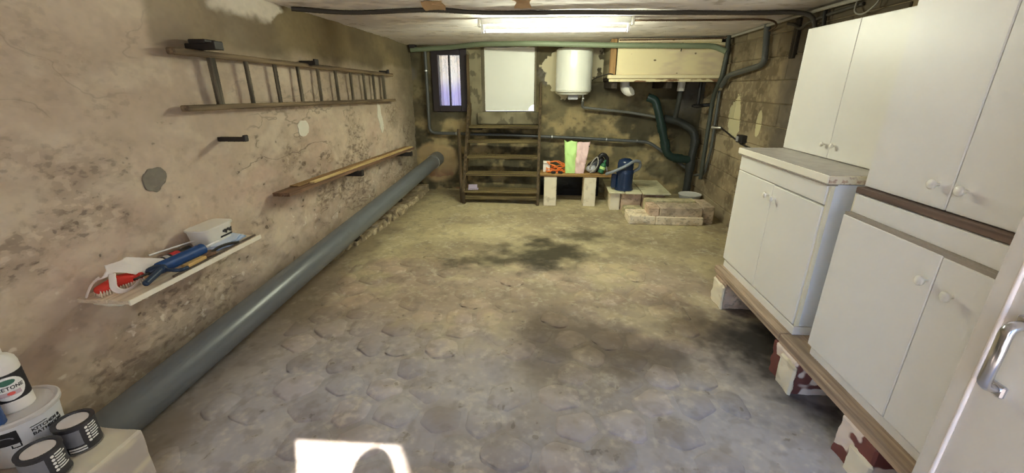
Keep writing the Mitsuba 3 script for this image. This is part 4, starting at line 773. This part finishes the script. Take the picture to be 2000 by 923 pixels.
M = lambda m: mov(m, bx, by, b0)
part(t, 'body', M(lathe([(.095, 0), (.108, .01), (.108, .05), (.103, .06), (.103, .20), (.108, .21), (.104, .245), (.09, .265)], 44)), 'can_blue', 40); part(t, 'shoulder', M(lathe([(.09, .262), (.098, .275), (.098, .34), (.085, .375), (.05, .395), (.02, .40)], 44)), 'can_blue', 40); part(t, 'base_flange', M(lathe([(.10, 0), (.115, .002), (.115, .014), (.10, .016)], 40)), 'can_blue', 40); part(t, 'side_latch', cbox(bx-.165, bx-.10, by-.03, by+.03, b0+.02, b0+.20, .012), 'can_blue')
part(t, 'hose', tube(spline([(bx-.24, by-.02, b0+.20), (bx-.15, by-.09, b0+.25), (bx-.02, by-.115, b0+.32), (bx+.08, by-.09, b0+.375), (bx+.16, by-.04, b0+.36), (bx+.175, by+.0, b0+.29), (bx+.13, by+.02, b0+.24), (bx+.09, by+.02, b0+.22)], 8), .019, 14), 'hose_grey', True, 'grey hose')
# concrete step blocks
t = thing('block_step', 'loose step of pale bricks and slabs stacked on the floor in the back right corner', 'step')
B = [(1.0, 1.30, 4.68, 4.98, 0, .098, 'block_pale'), (1.302, 1.83, 4.675, 4.95, 0, .095, 'block_pale'), (1.225, 1.335, 4.70, 4.96, .097, .197, 'brick_pink'), (1.34, 1.815, 4.695, 4.93, .096, .20, 'brick_grey'), (1.83, 1.965, 4.75, 5.10, 0, .205, 'brick_grey'), (1.0, 1.22, 4.99, 5.16, 0, .10, 'slab_olive'), (1.235, 1.82, 4.965, 5.10, 0, .215, 'slab_olive')]
for i, (x0, x1, y0, y1, z0, z1, m_) in enumerate(B): part(t, 'slab' if 'slab' in m_ else 'brick', rough_block(x0, x1, y0, y1, z0-.004, z1, 50+i, .006, .04), m_, 40)
t = thing('basin', 'pale enamel basin on the floor in the back right corner', 'basin'); part(t, 'bowl', mov(lathe([(.075, 0), (.10, .01), (.135, .10), (.14, .135), (.134, .137), (.128, .10), (.095, .02), (.001, .018)], 40), 1.965, 5.62, .002), 'grey_plastic', 40); part(t, 'rim', mov(lathe([(.138, .132), (.146, .134), (.147, .142), (.138, .144), (.134, .138)], 40), 1.965, 5.62, .002), 'print_white', 40, 'white rim')

# ------------------------------------------------------------------ the person taking the photograph, standing in the opening
def chain(js):
    """one body from bones (a, ra, b, rb), smoothed"""
    m = manifold3d.Manifold()
    for a, ra, b, rb in js: m += ellipsoid_hull([a, b], [ra, rb])
    q = man(m.refine_to_length(.03)); trimesh.smoothing.filter_taubin(q, iterations=8); return q
px, py = .19, -.19
pelvis, chest, neck, head = (px, py-.03, .95), (px, py-.02, 1.30), (px-.01, py+.02, 1.49), (px-.02, py+.10, 1.64)
J = [((px-.07, py-.03, .96), .125, (px+.07, py-.03, .96), .125), (pelvis, .13, (px, py-.02, 1.12), .12), ((px-.07, py-.02, 1.28), .125, (px+.07, py-.02, 1.28), .125), ((px, py-.02, 1.10), .12, chest, .13), ((px-.14, py, 1.40), .06, (px+.14, py, 1.40), .06), (chest, .10, neck, .055), (neck, .052, (px-.02, py+.08, 1.60), .065)]
for sx, hand in ((-1, (-.075, -.075, 1.47)), (1, (.085, -.075, 1.47))):
    sh, el = (px+sx*.19, py, 1.39), (px+sx*.20-.05, py+.06, 1.13)
    J += [(sh, .056, el, .042), (el, .042, hand, .029), (sh, .056, (px+sx*.08, py-.02, 1.36), .07)]
    J += [((px+sx*.085, py-.03, .92), .09, (px+sx*.10, py-.01, .50), .058), ((px+sx*.10, py-.01, .50), .056, (px+sx*.105, py-.04, .09), .04), ((px+sx*.105, py-.05, .055), .042, (px+sx*.12, py+.11, .035), .033)]
    inw = -sx
    for k in range(4): J += [(hand, .022, (hand[0]+inw*.012, hand[1]+.012, hand[2]+.045-.02*k), .010), ((hand[0]+inw*.012, hand[1]+.012, hand[2]+.045-.02*k), .009, (hand[0]+inw*(.05-.004*k), hand[1]+.034, hand[2]+.05-.022*k), .0075)]
    J += [(hand, .020, (hand[0]+inw*.035, hand[1]-.012, hand[2]+.03), .010)]
person = thing('person', 'person in dark clothes standing in the garage opening holding up a phone', 'person')
mat('cloth_dark', (52, 56, 68), .85); mat('skin', (206, 164, 140), .55); mat('hair', (58, 46, 38), .8)
part(person, 'body', chain(J), 'cloth_dark', True)
hm = trimesh.creation.icosphere(4); V = np.array(hm.vertices)*[.076, .098, .118]; fr = V[:, 1] > 0
V[:, 2] -= .018*np.clip(-V[:, 2]/.118, 0, 1)*(V[:, 1]/.098); V[:, 1] += .026*np.exp(-((V[:, 0])/.013)**2-((V[:, 2]+.012)/.022)**2)*fr-.008*np.exp(-((np.abs(V[:, 0])-.032)/.014)**2-((V[:, 2]-.008)/.012)**2)*fr+.006*np.exp(-(V[:, 0]/.024)**2-((V[:, 2]+.055)/.009)**2)*fr
hm = trimesh.Trimesh(V, hm.faces, process=False); hm = rot(hm, [1, 0, 0], -8)
hd = part(person, 'head', mov(hm, *head), 'skin', True)
for sx in (-1, 1): part(hd, 'ear', mov(man(ellipsoid_hull([(0, 0, .018), (0, .004, -.018)], [.012, .009])), head[0]+sx*.076, head[1]-.008, head[2]-.004), 'skin', 50); part(hd, 'eye', mov(trimesh.creation.icosphere(2, .0115), head[0]+sx*.031, head[1]+.082, head[2]-.002), 'print_white', True)
hv = trimesh.creation.icosphere(4); V = np.array(hv.vertices); V = V*[.083, .105, .124]+.004*(meshkit.noise(V*14, 2)-.5)[:, None]
F = hv.faces[(V[hv.faces].mean(1)[:, 2] > .045) | (V[hv.faces].mean(1)[:, 1] < -.03)]; part(hd, 'hair', mov(trimesh.Trimesh(V, F, process=False), head[0], head[1]-.004, head[2]+.004), 'hair', True)
t = thing('phone', 'black phone held up by the person in the garage opening', 'phone'); part(t, 'body', rot(cbox(-.078, .078, -.045, -.036, 1.463, 1.537, .004), [1, 0, 0], -19.8, (0, -.04, 1.5)), 'black_plastic')
